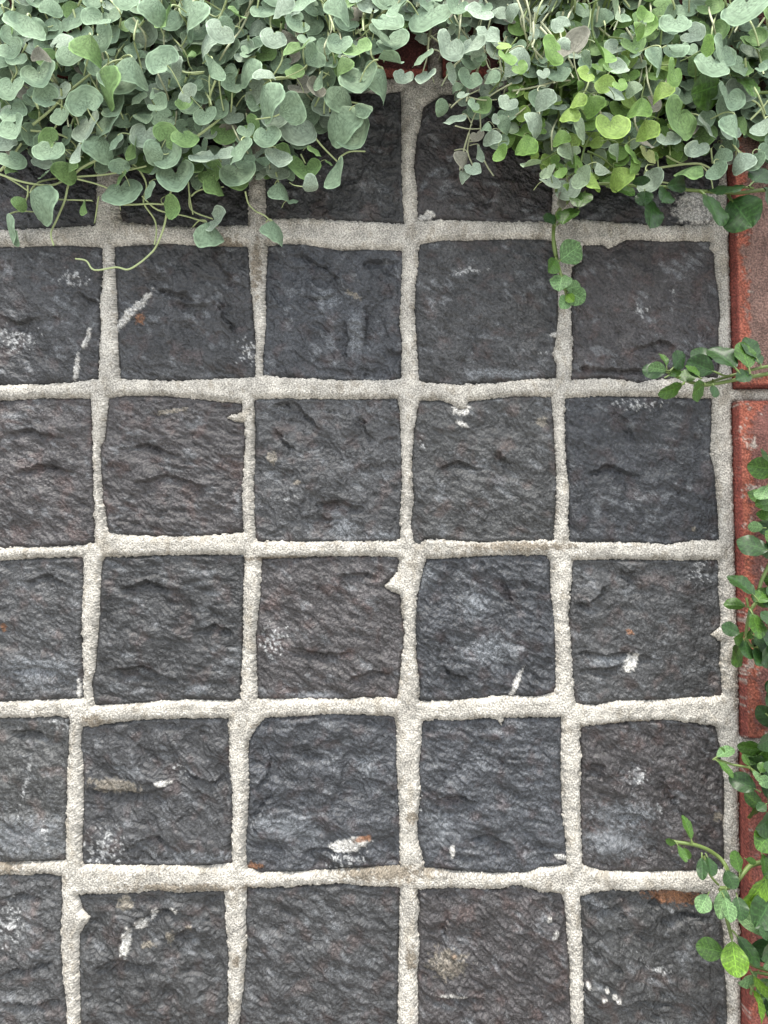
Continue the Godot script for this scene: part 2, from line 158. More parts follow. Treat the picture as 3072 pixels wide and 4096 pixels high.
# stains on the mortar, the same way
var mortar_marks = [[2080,2188,190,18,0],[1540,3482,170,34,0],[20,3462,70,26,0],[1645,3262,20,28,0],[392,2878,46,24,0],[2560,2905,120,24,0],[905,1010,60,60,0],[1030,1080,18,110,0],[760,3540,240,16,0],[1130,2235,150,12,0],[1250,2900,220,12,0],[640,3000,14,50,0],[1645,3820,20,50,0],[950,3830,12,30,0]]

var M := {}
var rng := RandomNumberGenerator.new()
var n_big := FastNoiseLite.new()
var n_mid := FastNoiseLite.new()
var n_fine := FastNoiseLite.new()
var taken := {}
var leaf_shapes := {}

# ------------------------------------------------------------------ camera, light
func at(px: float, py: float, z: float) -> Vector3:
	var y := (2048.0 - py) / F
	var dy := y * cos(PITCH) + sin(PITCH)
	var dz := y * sin(PITCH) - cos(PITCH)
	var t := (DIST - z) / -dz
	return Vector3((px - 1536.0) / F * t, EYE + dy * t, z)

func _ready() -> void:
	rng.seed = 20417
	var cam := Camera3D.new()
	cam.name = "camera"
	cam.position = Vector3(0, EYE, DIST)
	cam.rotation = Vector3(PITCH, 0, 0)
	cam.fov = rad_to_deg(2.0 * atan(2048.0 / F))
	cam.near = 0.01
	cam.far = 200.0
	add_child(cam)
	var env := Environment.new()
	var sky := Sky.new()
	var pm := ProceduralSkyMaterial.new()
	pm.sky_top_color = Color(0.93, 0.95, 0.98)
	pm.sky_horizon_color = Color(0.52, 0.55, 0.59)
	pm.sky_curve = 0.35
	pm.ground_horizon_color = Color(0.45, 0.44, 0.42)
	pm.ground_bottom_color = Color(0.35, 0.34, 0.32)
	pm.sun_angle_max = 1.0
	sky.sky_material = pm
	env.background_mode = Environment.BG_SKY
	env.sky = sky
	env.tonemap_mode = Environment.TONE_MAPPER_LINEAR
	env.tonemap_exposure = 4.1
	env.sdfgi_enabled = true
	env.ssao_enabled = true
	env.ssil_enabled = true
	var we := WorldEnvironment.new()
	we.name = "environment"
	we.environment = env
	add_child(we)
	var sun := DirectionalLight3D.new()
	sun.name = "sun"
	sun.light_energy = 0.5
	sun.light_angular_distance = 12.0
	sun.light_color = Color(1.0, 0.98, 0.95)
	sun.shadow_enabled = true
	sun.rotation_degrees = Vector3(-72, -16, 0)
	add_child(sun)
	setup_noise()
	setup_materials()
	build_setting()
	build_wall()
	print("wall ", Time.get_ticks_msec())
	build_plants()
	print("plants ", Time.get_ticks_msec())

func setup_noise() -> void:
	for a in [[n_big, 1.0 / 34.0, 3, 11], [n_mid, 1.0 / 7.0, 3, 12], [n_fine, 1.0 / 1.9, 2, 13]]:
		var n: FastNoiseLite = a[0]
		n.noise_type = FastNoiseLite.TYPE_SIMPLEX_SMOOTH
		n.frequency = a[1]
		n.fractal_type = FastNoiseLite.FRACTAL_FBM
		n.fractal_octaves = a[2]
		n.seed = a[3]

# ------------------------------------------------------------------ materials
func srgb(r: float, g: float, b: float) -> Color:
	return Color(r, g, b).linear_to_srgb()

func noise_bytes(freq: float, sd: int, octaves: int, size: int) -> PackedByteArray:
	var n := FastNoiseLite.new()
	n.noise_type = FastNoiseLite.TYPE_SIMPLEX_SMOOTH
	n.frequency = freq
	n.fractal_octaves = octaves
	n.seed = sd
	var im := n.get_seamless_image(size, size)
	im.convert(Image.FORMAT_L8)
	return im.get_data()

func grey_texture(size: int, f: Callable) -> ImageTexture:
	var d := PackedByteArray()
	d.resize(size * size)
	for i in size * size:
		d[i] = int(clampf(f.call(i), 0.0, 1.0) * 255.0)
	return ImageTexture.create_from_image(Image.create_from_data(size, size, false, Image.FORMAT_L8, d))

func masonry(rough: float, tex: Texture2D, relief: Texture2D, cm: float, scale: float) -> StandardMaterial3D:
	var m := StandardMaterial3D.new()
	m.vertex_color_use_as_albedo = true
	m.albedo_texture = tex
	m.roughness = rough
	m.metallic_specular = 0.45
	m.uv1_scale = Vector3(scale, scale, 1.0)
	m.heightmap_enabled = true
	m.heightmap_texture = relief
	m.heightmap_scale = cm
	return m

func plain_mat(c: Color, rough: float) -> StandardMaterial3D:
	var m := StandardMaterial3D.new()
	m.albedo_color = c
	m.roughness = rough
	return m

func leaf_mat(c: Color, rough: float, tex: Texture2D, glow: float, felt: float) -> StandardMaterial3D:
	var m := plain_mat(c, rough)
	m.albedo_texture = tex
	m.cull_mode = BaseMaterial3D.CULL_DISABLED
	m.backlight_enabled = true
	m.backlight = Color(0.75 * glow, glow, 0.45 * glow)
	m.metallic_specular = 0.35
	if felt > 0.0:
		m.rim_enabled = true
		m.rim = felt
		m.rim_tint = 0.4
	return m

func setup_materials() -> void:
	var size := 1024
	var a := noise_bytes(0.10, 1, 3, size)
	var b := noise_bytes(0.26, 2, 2, size)
	var c := noise_bytes(0.012, 3, 3, size)
	var e := noise_bytes(0.30, 4, 1, size)
	# grain of the slate with its white flecks, then the sand of the mortar
	var slate := grey_texture(size, func(i): return 0.70 + (a[i] / 255.0 - 0.5) * 0.5 + (b[i] / 255.0 - 0.5) * 0.55 + (c[i] / 255.0 - 0.5) * 0.25 + (0.3 if e[i] > 220 else 0.0))
	var slate_relief := grey_texture(size, func(i): return 0.5 + (a[i] / 255.0 - 0.5) * 0.7 + (b[i] / 255.0 - 0.5) * 0.4)
	var grit := noise_bytes(0.17, 6, 2, size)
	var sand := grey_texture(size, func(i): return 0.74 + (grit[i] / 255.0 - 0.5) * 0.46 + (b[i] / 255.0 - 0.5) * 0.3 + (c[i] / 255.0 - 0.5) * 0.2)
	var sand_relief := grey_texture(size, func(i): return 0.5 + (grit[i] / 255.0 - 0.5) * 0.8 + (b[i] / 255.0 - 0.5) * 0.2)
	M.stone = masonry(0.55, slate, slate_relief, 0.085, 4.0)
	M.mortar = masonry(0.95, sand, sand_relief, 0.07, 4.0)
	M.brick = masonry(0.88, sand, sand_relief, 0.07, 3.1)
	M.plinth = plain_mat(srgb(0.3, 0.29, 0.27), 0.95)
	M.ground = plain_mat(srgb(0.3, 0.29, 0.27), 0.95)
	M.soil = plain_mat(srgb(0.26, 0.20, 0.15), 1.0)
	# leaf prints: u round the fan and v outwards (fan veins), or u across and v along (feather veins)
	var ls := 256
	var lm := noise_bytes(0.03, 7, 3, ls)
	var ln := noise_bytes(0.12, 8, 2, ls)
	var fan := grey_texture(ls, func(i):
		var u := float(i % ls) / ls
		var v := float(i / ls) / ls
		var vein := 0.0
		for k in [-0.36, -0.2, -0.07, 0.07, 0.2, 0.36]:
			var w: float = absf(u - 0.5 - k * (0.55 + 0.45 * v)) * v
			vein = maxf(vein, exp(-pow(w / 0.006, 2.0)) * (1.0 - v * 0.6))
		return 0.70 + (lm[i] / 255.0 - 0.5) * 0.22 + (ln[i] / 255.0 - 0.5) * 0.06 - vein * 0.09 + (0.15 if v > 0.95 else 0.0))
	var feather := grey_texture(ls, func(i):
		var u := absf(float(i % ls) / ls - 0.5) * 2.0
		var v := float(i / ls) / ls
		var vein := exp(-pow(u / 0.035, 2.0))
		for k in 6:
			vein = maxf(vein, 0.75 * exp(-pow((v - 0.05 - k * 0.15 - u * 0.24 + u * u * 0.05) / 0.012, 2.0)) * (1.0 - u * 0.55))
		return 0.62 + (lm[i] / 255.0 - 0.5) * 0.3 + (ln[i] / 255.0 - 0.5) * 0.12 + vein * 0.22)
	M.silver = [leaf_mat(srgb(0.37, 0.52, 0.335), 0.85, fan, 0.28, 0.12), leaf_mat(srgb(0.29, 0.47, 0.17), 0.8, fan, 0.32, 0.1), leaf_mat(srgb(0.51, 0.635, 0.475), 0.9, fan, 0.28, 0.2), leaf_mat(srgb(0.38, 0.37, 0.29), 0.9, fan, 0.25, 0.2)]
	M.green = [leaf_mat(srgb(0.29, 0.50, 0.12), 0.65, fan, 0.45, 0.1), leaf_mat(srgb(0.42, 0.62, 0.14), 0.65, fan, 0.5, 0.1), leaf_mat(srgb(0.45, 0.58, 0.36), 0.75, fan, 0.4, 0.3), leaf_mat(srgb(0.36, 0.40, 0.14), 0.7, fan, 0.4, 0.0)]
	M.oval = [leaf_mat(srgb(0.05, 0.125, 0.03), 0.42, feather, 0.2, 0.0), leaf_mat(srgb(0.115, 0.25, 0.04), 0.42, feather, 0.3, 0.0), leaf_mat(srgb(0.26, 0.46, 0.18), 0.55, feather, 0.4, 0.0), leaf_mat(srgb(0.22, 0.43, 0.035), 0.5, feather, 0.4, 0.0)]
	M.stem_silver = plain_mat(srgb(0.36, 0.42, 0.20), 0.6)
	M.stem_pale = plain_mat(srgb(0.37, 0.39, 0.24), 0.65)
	M.stem_green = plain_mat(srgb(0.10, 0.145, 0.032), 0.55)
	M.stem_dry = plain_mat(srgb(0.40, 0.36, 0.26), 0.8)
	for k in M.keys():
		if M[k] is StandardMaterial3D:
			M[k].resource_name = k

# ------------------------------------------------------------------ helpers
func numbered(called: String) -> String:
	var n: int = taken.get(called, 0)
	taken[called] = n + 1
	return called if n == 0 else "%s_%03d" % [called, n]

func part(mesh: Mesh, called: String, parent: Node, m: Material = null) -> MeshInstance3D:
	var o := MeshInstance3D.new()
	o.name = called
	o.mesh = mesh
	if m:
		o.material_override = m
	parent.add_child(o, true)
	return o

func thing(called: String, label: String, category: String, where: Vector3, group := "") -> Node3D:
	var o := Node3D.new()
	o.name = numbered(called)
	o.position = where
	o.set_meta("label", label)
	o.set_meta("category", category)
	if group:
		o.set_meta("group", group)
	add_child(o)
	return o

func box_mesh(lo: Vector3, hi: Vector3) -> ArrayMesh:
	var st := SurfaceTool.new()
	st.begin(Mesh.PRIMITIVE_TRIANGLES)
	var b := BoxMesh.new()
	b.size = hi - lo
	st.append_from(b, 0, Transform3D(Basis(), (lo + hi) / 2.0))
	return st.commit()

func grid_mesh(v: PackedVector3Array, n: PackedVector3Array, c: PackedColorArray, ix: PackedInt32Array) -> ArrayMesh:
	var arr := []
	arr.resize(Mesh.ARRAY_MAX)
	arr[Mesh.ARRAY_VERTEX] = v
	arr[Mesh.ARRAY_NORMAL] = n
	arr[Mesh.ARRAY_COLOR] = c
	arr[Mesh.ARRAY_INDEX] = ix
	var uv := PackedVector2Array()
	uv.resize(v.size())
	for k in v.size():
		uv[k] = Vector2(v[k].x + v[k].z * 0.6, v[k].y + v[k].z * 0.35)   # metres over the wall's face
	arr[Mesh.ARRAY_TEX_UV] = uv
	var m := ArrayMesh.new()
	m.add_surface_from_arrays(Mesh.PRIMITIVE_TRIANGLES, arr)
	return m

func build_setting() -> void:
	var g := part(PlaneMesh.new(), "ground", self, M.ground)
	g.mesh.size = Vector2(160, 160)
	g.set_meta("kind", "structure")
	g.set_meta("label", "pale paved ground in front of the wall")
	g.set_meta("category", "ground")

# ------------------------------------------------------------------ the wall
var gx0: float; var gy0: float; var gw: int; var gh: int      # grid over the wall's face, mm
var sd := PackedFloat32Array()                                 # distance to the nearest edge of a stone or brick, mm
var who := PackedInt32Array()                                  # -1 mortar, else which stone or brick

func rasterize(polys: Array) -> void:
	sd.resize(gw * gh); sd.fill(9.0)
	who.resize(gw * gh); who.fill(-1)
	for id in polys.size():
		var p: PackedVector2Array = polys[id]
		var n := p.size()
		for k in n:
			var a := p[k]
			var b := p[(k + 1) % n]
			var i0 := maxi(0, int((minf(a.x, b.x) - 8.0 - gx0) / STEP))
			var i1 := mini(gw - 1, int((maxf(a.x, b.x) + 8.0 - gx0) / STEP))
			var j0 := maxi(0, int((minf(a.y, b.y) - 8.0 - gy0) / STEP))
			var j1 := mini(gh - 1, int((maxf(a.y, b.y) + 8.0 - gy0) / STEP))
			var ab := b - a
			var l2 := maxf(ab.length_squared(), 1e-6)
			for j in range(j0, j1 + 1):
				for i in range(i0, i1 + 1):
					var q := Vector2(gx0 + i * STEP, gy0 + j * STEP)
					var d := q.distance_to(a + ab * clampf((q - a).dot(ab) / l2, 0.0, 1.0))
					var at_ := j * gw + i
					if d < sd[at_]:
						sd[at_] = d
		var ylo := 1e9
		var yhi := -1e9
		for q in p:
			ylo = minf(ylo, q.y); yhi = maxf(yhi, q.y)
		for j in range(maxi(0, int(ceil((ylo - gy0) / STEP))), mini(gh - 1, int((yhi - gy0) / STEP)) + 1):
			var y := gy0 + j * STEP
			var xs := []
			for k in n:
				var a := p[k]
				var b := p[(k + 1) % n]
				if (a.y <= y) != (b.y <= y):
					xs.append(a.x + (y - a.y) / (b.y - a.y) * (b.x - a.x))
			xs.sort()
			for k in range(0, xs.size() - 1, 2):
				for i in range(maxi(0, int(ceil((xs[k] - gx0) / STEP))), mini(gw - 1, int((xs[k + 1] - gx0) / STEP)) + 1):
					who[j * gw + i] = id

func field_mesh(i0: int, i1: int, j0: int, j1: int, zs: PackedFloat32Array, cs: PackedColorArray, keep: PackedByteArray) -> ArrayMesh:
	var w := i1 - i0 + 1
	var h := j1 - j0 + 1
	var index := PackedInt32Array()
	index.resize(w * h); index.fill(-1)
	var v := PackedVector3Array()
	var nn := PackedVector3Array()
	var cc := PackedColorArray()
	var ix := PackedInt32Array()
	for j in h:
		for i in w:
			var k := j * w + i
			if not keep[k]:
				continue
			index[k] = v.size()
			v.append(Vector3(gx0 + (i0 + i) * STEP, gy0 + (j0 + j) * STEP, zs[k]) * 0.001)
			var dx := (zs[mini(k + 1, zs.size() - 1)] - zs[maxi(k - 1, 0)])
			var dy := (zs[mini(k + w, zs.size() - 1)] - zs[maxi(k - w, 0)])
			nn.append(Vector3(-dx, -dy, 2.0 * STEP).normalized())
			cc.append(cs[k])
	for j in h - 1:
		for i in w - 1:
			var k := j * w + i
			var a := index[k]; var b := index[k + 1]; var c := index[k + w]; var d := index[k + w + 1]
			if a < 0 or b < 0 or c < 0 or d < 0:
				continue
			ix.append_array([a, c, b, b, c, d])
	return grid_mesh(v, nn, cc, ix)

func px_mm(x: float, y: float) -> Vector2:
	var p := at(x, y, 0.0)
	return Vector2(p.x * 1000.0, p.y * 1000.0)

func marks_in(list: Array) -> Array:
	var out := []
	for m in list:
		var o := px_mm(m[0], m[1])
		var k := 1000.0 * (at(m[0] + 50, m[1], 0).x - at(m[0] - 50, m[1], 0).x) / 100.0
		out.append([o.x, o.y, maxf(m[2] * k * 1.25, 1.5), maxf(m[3] * k * 1.1, 1.5), deg_to_rad(m[4]), m[5] if m.size() > 5 else 0])
	return out

func build_wall() -> void:
	var wall := thing("garden_wall", "wall panel of dark square stone blocks in pale mortar, edged with red brick", "wall", Vector3.ZERO)
	var polys := []
	var names := stone_outlines.keys()
	for k in names:
		var o: Array = stone_outlines[k]
		var p := PackedVector2Array()
		for i in range(0, o.size(), 2):
			p.append(px_mm(maxf(o[i], -165.0), o[i + 1]))
		polys.append(p)
	# bricks: corners in mm on the wall's plane: left at the top, left at the bottom, right, bottom, top
	var r1 := px_mm(2926, 1558); var r1t := px_mm(2890, 205)
	var r2 := px_mm(2953, 2940); var r2t := px_mm(2921, 1614)
	var r3 := px_mm(2949, 4290); var r3t := px_mm(2949, 3002)
	var top := px_mm(1700, 321).y
	var low := px_mm(1536, 4170).y - 9.0
	var lx := px_mm(-165, 2000).x - 10.0
	var right := r2.x + 104.0
	var bricks := [
		[r1t.x, r1.x, right, r1.y, r1t.y, 1], [r2t.x, r2.x, right, r2.y, r2t.y, 2], [r3t.x, r3.x, right, low - 65.0, r3t.y, 3],
		[r1t.x - 116.0, r1t.x - 116.0, r1t.x - 10.0, top, top + 66.0, 4], [-184.0, -184.0, 29.0, top, top + 66.0, 5], [39.0, 39.0, r1t.x - 126.0, top, top + 66.0, 5], [lx - 102.0, lx - 102.0, -194.0, top, top + 66.0, 4],
		[lx - 102.0, lx - 102.0, lx, top - 225.0, top - 10.0, 6], [lx - 102.0, lx - 102.0, lx, top - 450.0, top - 235.0, 6], [lx - 102.0, lx - 102.0, lx, low - 65.0, top - 460.0, 6],
		[r1t.x, r1t.x, right, r1t.y + 10.0, top + 66.0, 6],
		[lx + 10.0, lx + 10.0, -60.0, low - 65.0, low, 6], [-50.0, -50.0, 160.0, low - 65.0, low, 6], [170.0, 170.0, r3.x - 10.0, low - 65.0, low, 6]]
	for b in bricks:
		polys.append(PackedVector2Array([Vector2(b[0], b[4]), Vector2(b[2], b[4]), Vector2(b[2], b[3]), Vector2(b[1], b[3])]))
	gx0 = lx - 12.0
	gy0 = low - 12.0
	gw = int((r2.x + 70.0 - gx0) / STEP) + 1
	gh = int((top + 60.0 - gy0) / STEP) + 1
	rasterize(polys)
	var marks := marks_in(stone_marks)
	var stains := marks_in(mortar_marks)
	for s in names.size():
		build_stone(wall, s, names[s], polys[s], marks)
	build_mortar(wall, stains, names.size())
	for k in bricks.size():
		build_brick(wall, bricks[k], k)
	# what stands behind and below the face
	var c := part(box_mesh(Vector3(lx * 0.001 - 0.10, low * 0.001 - 0.065, -0.22), Vector3(right * 0.001 - 0.002, top * 0.001 + 0.05, -0.024)), "backing", wall, M.plinth)
	c.set_meta("label", "rough core behind the stones")
	var p := part(box_mesh(Vector3(lx * 0.001 - 0.12, 0.0, -0.23), Vector3(right * 0.001 + 0.02, low * 0.001 - 0.0655, 0.02)), "plinth", wall, M.plinth)
	p.set_meta("label", "plain concrete base under the stones")
	var so := part(box_mesh(Vector3(lx * 0.001 - 0.08, top * 0.001 + 0.0505, -0.2), Vector3(right * 0.001 - 0.03, top * 0.001 + 0.062, -0.03)), "soil", self, M.soil)
	so.set_meta("kind", "structure")
	so.set_meta("label", "dark planting soil on top of the wall")
	so.set_meta("category", "soil")

# how each stone differs: tint (linear), ledges, foliation strength, turn of the foliation, bulge
func stone_style(key: String, r: RandomNumberGenerator) -> Array:
	var g := r.randf_range(0.047, 0.070)
	var tint := Color(g * 1.0, g * 1.0, g * r.randf_range(0.96, 1.03))
	var ledge := r.randf_range(0.15, 0.5)
	var fol := r.randf_range(0.5, 0.9)
	if key in ["03", "21", "20", "32", "53", "44", "14"]:
		tint = Color(g * 1.10, g * 1.0, g * 0.99)
	if key in ["33", "43", "12", "42", "24"]:
		tint = Color(g * 0.95, g * 1.0, g * 1.10)
	if key in ["40", "30", "50"]:
		tint = tint * 1.5
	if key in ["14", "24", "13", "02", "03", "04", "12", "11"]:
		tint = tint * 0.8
	if key in ["52", "51", "42", "54"]:
		tint = tint * 1.15
	if key in ["11", "12", "22", "42", "41", "51", "54", "02"]:
		ledge = r.randf_range(0.6, 0.95)
		fol *= 0.5
	if key in ["52", "53", "32", "21", "43", "13", "33"]:
		fol *= 1.45
	return [tint, ledge, fol, r.randf_range(-0.75, -0.25), r.randf_range(0.4, 1.3)]

func build_stone(wall: Node3D, id: int, key: String, poly: PackedVector2Array, marks: Array) -> void:
	var r := RandomNumberGenerator.new()
	r.seed = 700 + id * 31
	var lo := poly[0]
	var hi := poly[0]
	for q in poly:
		lo = lo.min(q); hi = hi.max(q)
	var i0 := maxi(1, int((lo.x - 2.5 - gx0) / STEP)); var i1 := mini(gw - 2, int((hi.x + 2.5 - gx0) / STEP))
	var j0 := maxi(1, int((lo.y - 2.5 - gy0) / STEP)); var j1 := mini(gh - 2, int((hi.y + 2.5 - gy0) / STEP))
	var w := i1 - i0 + 1
	var h := j1 - j0 + 1
	var zs := PackedFloat32Array(); zs.resize(w * h)
	var cs := PackedColorArray(); cs.resize(w * h)
	var keep := PackedByteArray(); keep.resize(w * h)
	var style := stone_style(key, r)
	var tint: Color = style[0]
	var mine := marks.filter(func(m): return m[0] > lo.x - 12 and m[0] < hi.x + 12 and m[1] > lo.y - 12 and m[1] < hi.y + 12)
	var off := Vector2(r.randf_range(-4000, 4000), r.randf_range(-4000, 4000))
	var ca := cos(style[3]); var sa := sin(style[3])
	var mid := (lo + hi) / 2.0
	var ledges := []
	for line in ledge_lines.get(key, []):
		var pts := PackedVector2Array()
		for k in range(0, line.size(), 2):
			pts.append(px_mm(line[k], line[k + 1]))
		var box := Rect2(pts[0], Vector2.ZERO)
		for q in pts:
			box = box.expand(q)
		ledges.append([pts, box.grow(26.0), r.randf_range(2.2, 3.6), r.randf_range(6.0, 12.0)])
	for j in h:
		for i in w:
			var g := (j0 + j) * gw + i0 + i
			var k := j * w + i
			var inside := who[g] == id
			var d := sd[g] if inside else -sd[g]
			if d < -2.2:
				zs[k] = -8.0
				continue
			keep[k] = 1
			var x := gx0 + (i0 + i) * STEP
			var y := gy0 + (j0 + j) * STEP
			var X := x + off.x
			var Y := y + off.y
			var u := X * ca + Y * sa
			var v := -X * sa + Y * ca
			var bend := n_big.get_noise_2d(X * 1.3 + 300.0, Y * 1.3)
			var z := 0.3 + 1.7 * smoothstep(-0.4, 2.6, d)
			z += style[4] * (1.0 - ((x - mid.x) / (hi.x - lo.x) * 2.0) ** 2) * (1.0 - ((y - mid.y) / (hi.y - lo.y) * 2.0) ** 2)
			var inner := smoothstep(0.0, 4.0, d)
			var t := n_big.get_noise_2d(X, Y)
			z += 2.0 * t * inner
			# layers of the slate broken off one after the other: flat treads and steep risers
			var rough := n_mid.get_noise_2d(X * 0.9 + 210.0, Y * 0.9)
			var lev := (n_big.get_noise_2d(u * 0.8 + 1500.0, v * 1.15) + rough * 0.035) * 3.6
			var tread := floorf(lev)
			z += style[1] * 1.5 * (tread + smoothstep(0.80, 1.0, lev - tread) - 0.25 * (lev - tread)) * inner
			var lev2 := (n_mid.get_noise_2d(u * 0.34 - 900.0, v * 0.62 + 77.0) + rough * 0.08) * 3.2
			var tread2 := floorf(lev2)
			z += 0.62 * (1.0 - style[1] * 0.75) * (tread2 + smoothstep(0.72, 1.0, lev2 - tread2)) * inner
			var fo := n_mid.get_noise_2d((u + bend * 12.0) * 0.42, (v + bend * 5.0) * 1.45)
			z += style[2] * 1.1 * fo * inner
			for e in ledges:
				var q := Vector2(x + rough * 3.0, y + t * 3.0)
				if not e[1].has_point(q):
					continue
				var pts: PackedVector2Array = e[0]
				var best := 1e9
				var hand := 0.0
				var along := 1.0
				for n in pts.size() - 1:
					var ab := pts[n + 1] - pts[n]
					var f := clampf((q - pts[n]).dot(ab) / ab.length_squared(), 0.0, 1.0)
					var away := q - pts[n] - ab * f
					if away.length_squared() < best:
						best = away.length_squared()
						hand = ab.cross(away)
						along = (n + f) / (pts.size() - 1)
				best = sqrt(best)
				var fall: float = e[2] * 4.0 * along * (1.0 - along) * (0.4 + 0.6 * absf(along - 0.5) + 0.6)
				if hand < 0.0:
					z -= fall * exp(-best / e[3]) * smoothstep(0.0, 0.9, best + 0.25)
				else:
					z += 0.25 * fall * exp(-best / e[3])
			var fi := n_fine.get_noise_2d(u * 0.5, v * 0.9)
			z += 0.24 * fi
			if d < 0.0:
				z += d * 3.0
			# colour: veins of tone, dusty patches and what sticks to the face
			var tone := 1.0 + 0.30 * n_mid.get_noise_2d(Y * 0.7, X * 0.7 + 90.0) + 0.22 * n_big.get_noise_2d(Y + 50.0, X)
			var col := Color(tint.r * tone, tint.g * tone, tint.b * tone)
			var warm := clampf(n_big.get_noise_2d(X * 1.7 - 800.0, Y * 1.7) * 1.6 - 0.25, 0.0, 0.6)
			col = col.lerp(Color(tint.r * 1.35, tint.g * 0.98, tint.b * 0.88), warm)
			var dust := clampf(n_mid.get_noise_2d(u * 0.5 + 40.0, v) * 1.4 + n_big.get_noise_2d(X * 1.2, Y * 1.2 - 500.0) * 1.2 - 0.5, 0.0, 0.5)
			col = col.lerp(Color(0.20, 0.207, 0.215), dust)
			for m in mine:
				var dx: float = x - m[0]
				var dy: float = y - m[1]
				if dx * dx + dy * dy > 900.0:
					continue
				var cm := cos(m[4]); var sm := sin(m[4])
				var ex: float = (dx * cm - dy * sm) / m[2]
				var ey: float = (dx * sm + dy * cm) / m[3]
				var e := sqrt(ex * ex + ey * ey)
				if e > 2.0:
					continue
				var rag := n_mid.get_noise_2d(x * 1.6 + 77.0, y * 1.6) * 0.7 + n_fine.get_noise_2d(x, y) * 0.35
				match int(m[5]):
					0:
						var f := smoothstep(-0.1, 0.2, 1.1 - e + rag * 0.6)
						col = col.lerp(Color(0.52, 0.50, 0.46), f)
						z += 0.9 * f
					1:
						col = col.lerp(Color(0.23, 0.10, 0.042), 0.85 * smoothstep(-0.1, 0.3, 1.1 - e + rag))
					2:
						col = col.lerp(Color(0.21, 0.222, 0.235), clampf(0.75 * smoothstep(-0.2, 0.9, 1.0 - e + rag * 0.9), 0.0, 0.65))
					3:
						var f := 0.6 * smoothstep(-0.05, 0.3, 1.05 - e + rag * 0.9)
						col = col.lerp(Color(0.30, 0.26, 0.20), f)
						z += 0.25 * f
					4:
						col = col.lerp(Color(0.46, 0.46, 0.45), 0.85 * smoothstep(0.25, 0.5, 0.50 - e * 0.5 + rag * 1.3))
			cs[k] = Color(col.r * 1.35, col.g * 1.35, col.b * 1.35)
			zs[k] = z
	var mesh := field_mesh(i0, i1, j0, j1, zs, cs, keep)
	# the body of the stone behind its face
	var arr := mesh.surface_get_arrays(0)
	var v3: PackedVector3Array = arr[Mesh.ARRAY_VERTEX]
	var n3: PackedVector3Array = arr[Mesh.ARRAY_NORMAL]
	var c3: PackedColorArray = arr[Mesh.ARRAY_COLOR]
	var i3: PackedInt32Array = arr[Mesh.ARRAY_INDEX]
	var bm := box_mesh(Vector3(lo.x + 1.5, lo.y + 1.5, -23.5) * 0.001, Vector3(hi.x - 1.5, hi.y - 1.5, -5.0) * 0.001)
	var ba := bm.surface_get_arrays(0)
	var base := v3.size()
	for k in ba[Mesh.ARRAY_VERTEX].size():
		v3.append(ba[Mesh.ARRAY_VERTEX][k]); n3.append(ba[Mesh.ARRAY_NORMAL][k]); c3.append(Color(0.13, 0.13, 0.13))
	for k in ba[Mesh.ARRAY_INDEX]:
		i3.append(base + k)
	part(grid_mesh(v3, n3, c3, i3), "stone_block", wall, M.stone)

func build_mortar(wall: Node3D, stains: Array, stones: int) -> void:
	var zs := PackedFloat32Array(); zs.resize(gw * gh)
	var cs := PackedColorArray(); cs.resize(gw * gh)
	var keep := PackedByteArray(); keep.resize(gw * gh)
	for j in gh:
		for i in gw:
			var k := j * gw + i
			var d := -sd[k] if who[k] >= 0 else sd[k]
			if d < -3.4:
				zs[k] = -6.0
				continue
			keep[k] = 1
			var x := gx0 + i * STEP
			var y := gy0 + j * STEP
			var rag := n_mid.get_noise_2d(x * 1.3, y * 1.3 + 600.0)
			var gr := n_fine.get_noise_2d(x * 1.15 + 31.0, y * 1.15)
			var dr := d + 0.3 + rag * 0.75 * smoothstep(-0.25, 0.35, n_big.get_noise_2d(x * 1.5, y * 1.5 + 40.0)) + rag * 0.65 + gr * 0.85
			if who[k] >= stones:
				dr = minf(dr, d + 0.1)
			var z := 0.0
			if dr > 0.0:
				var q := clampf(dr / 3.6, 0.0, 1.0)
				z = 0.9 + 3.1 * (1.0 - (1.0 - q) * (1.0 - q)) + 0.24 * gr * minf(1.0, dr) + 0.8 * n_mid.get_noise_2d(x * 0.8, y * 0.8) * q
			else:
				z = 0.9 + dr * 2.6
			zs[k] = z
			var tone := 1.0 + 0.18 * gr + 0.18 * n_mid.get_noise_2d(x + 900.0, y) + 0.10 * n_big.get_noise_2d(x, y + 333.0)
			var col := Color(0.50 * tone, 0.468 * tone, 0.41 * tone)
			var dirt := clampf(n_mid.get_noise_2d(x * 0.9, y * 0.45 - 700.0) * 1.5 + n_big.get_noise_2d(x, y - 60.0) * 0.8 - 0.35, 0.0, 0.45)
			col = col.lerp(Color(0.27, 0.23, 0.17), dirt)
			for m in stains:
				var ex: float = (x - m[0]) / m[2]
				var ey: float = (y - m[1]) / m[3]
				var e := ex * ex + ey * ey
				if e < 3.0:
					col = col.lerp(Color(0.22, 0.185, 0.14), 0.95 * smoothstep(-0.2, 0.5, 0.9 - e + rag * 1.2 + gr * 0.9))
			cs[k] = Color(col.r * 1.35, col.g * 1.35, col.b * 1.35)
	part(field_mesh(0, gw - 1, 0, gh - 1, zs, cs, keep), "mortar", wall, M.mortar)

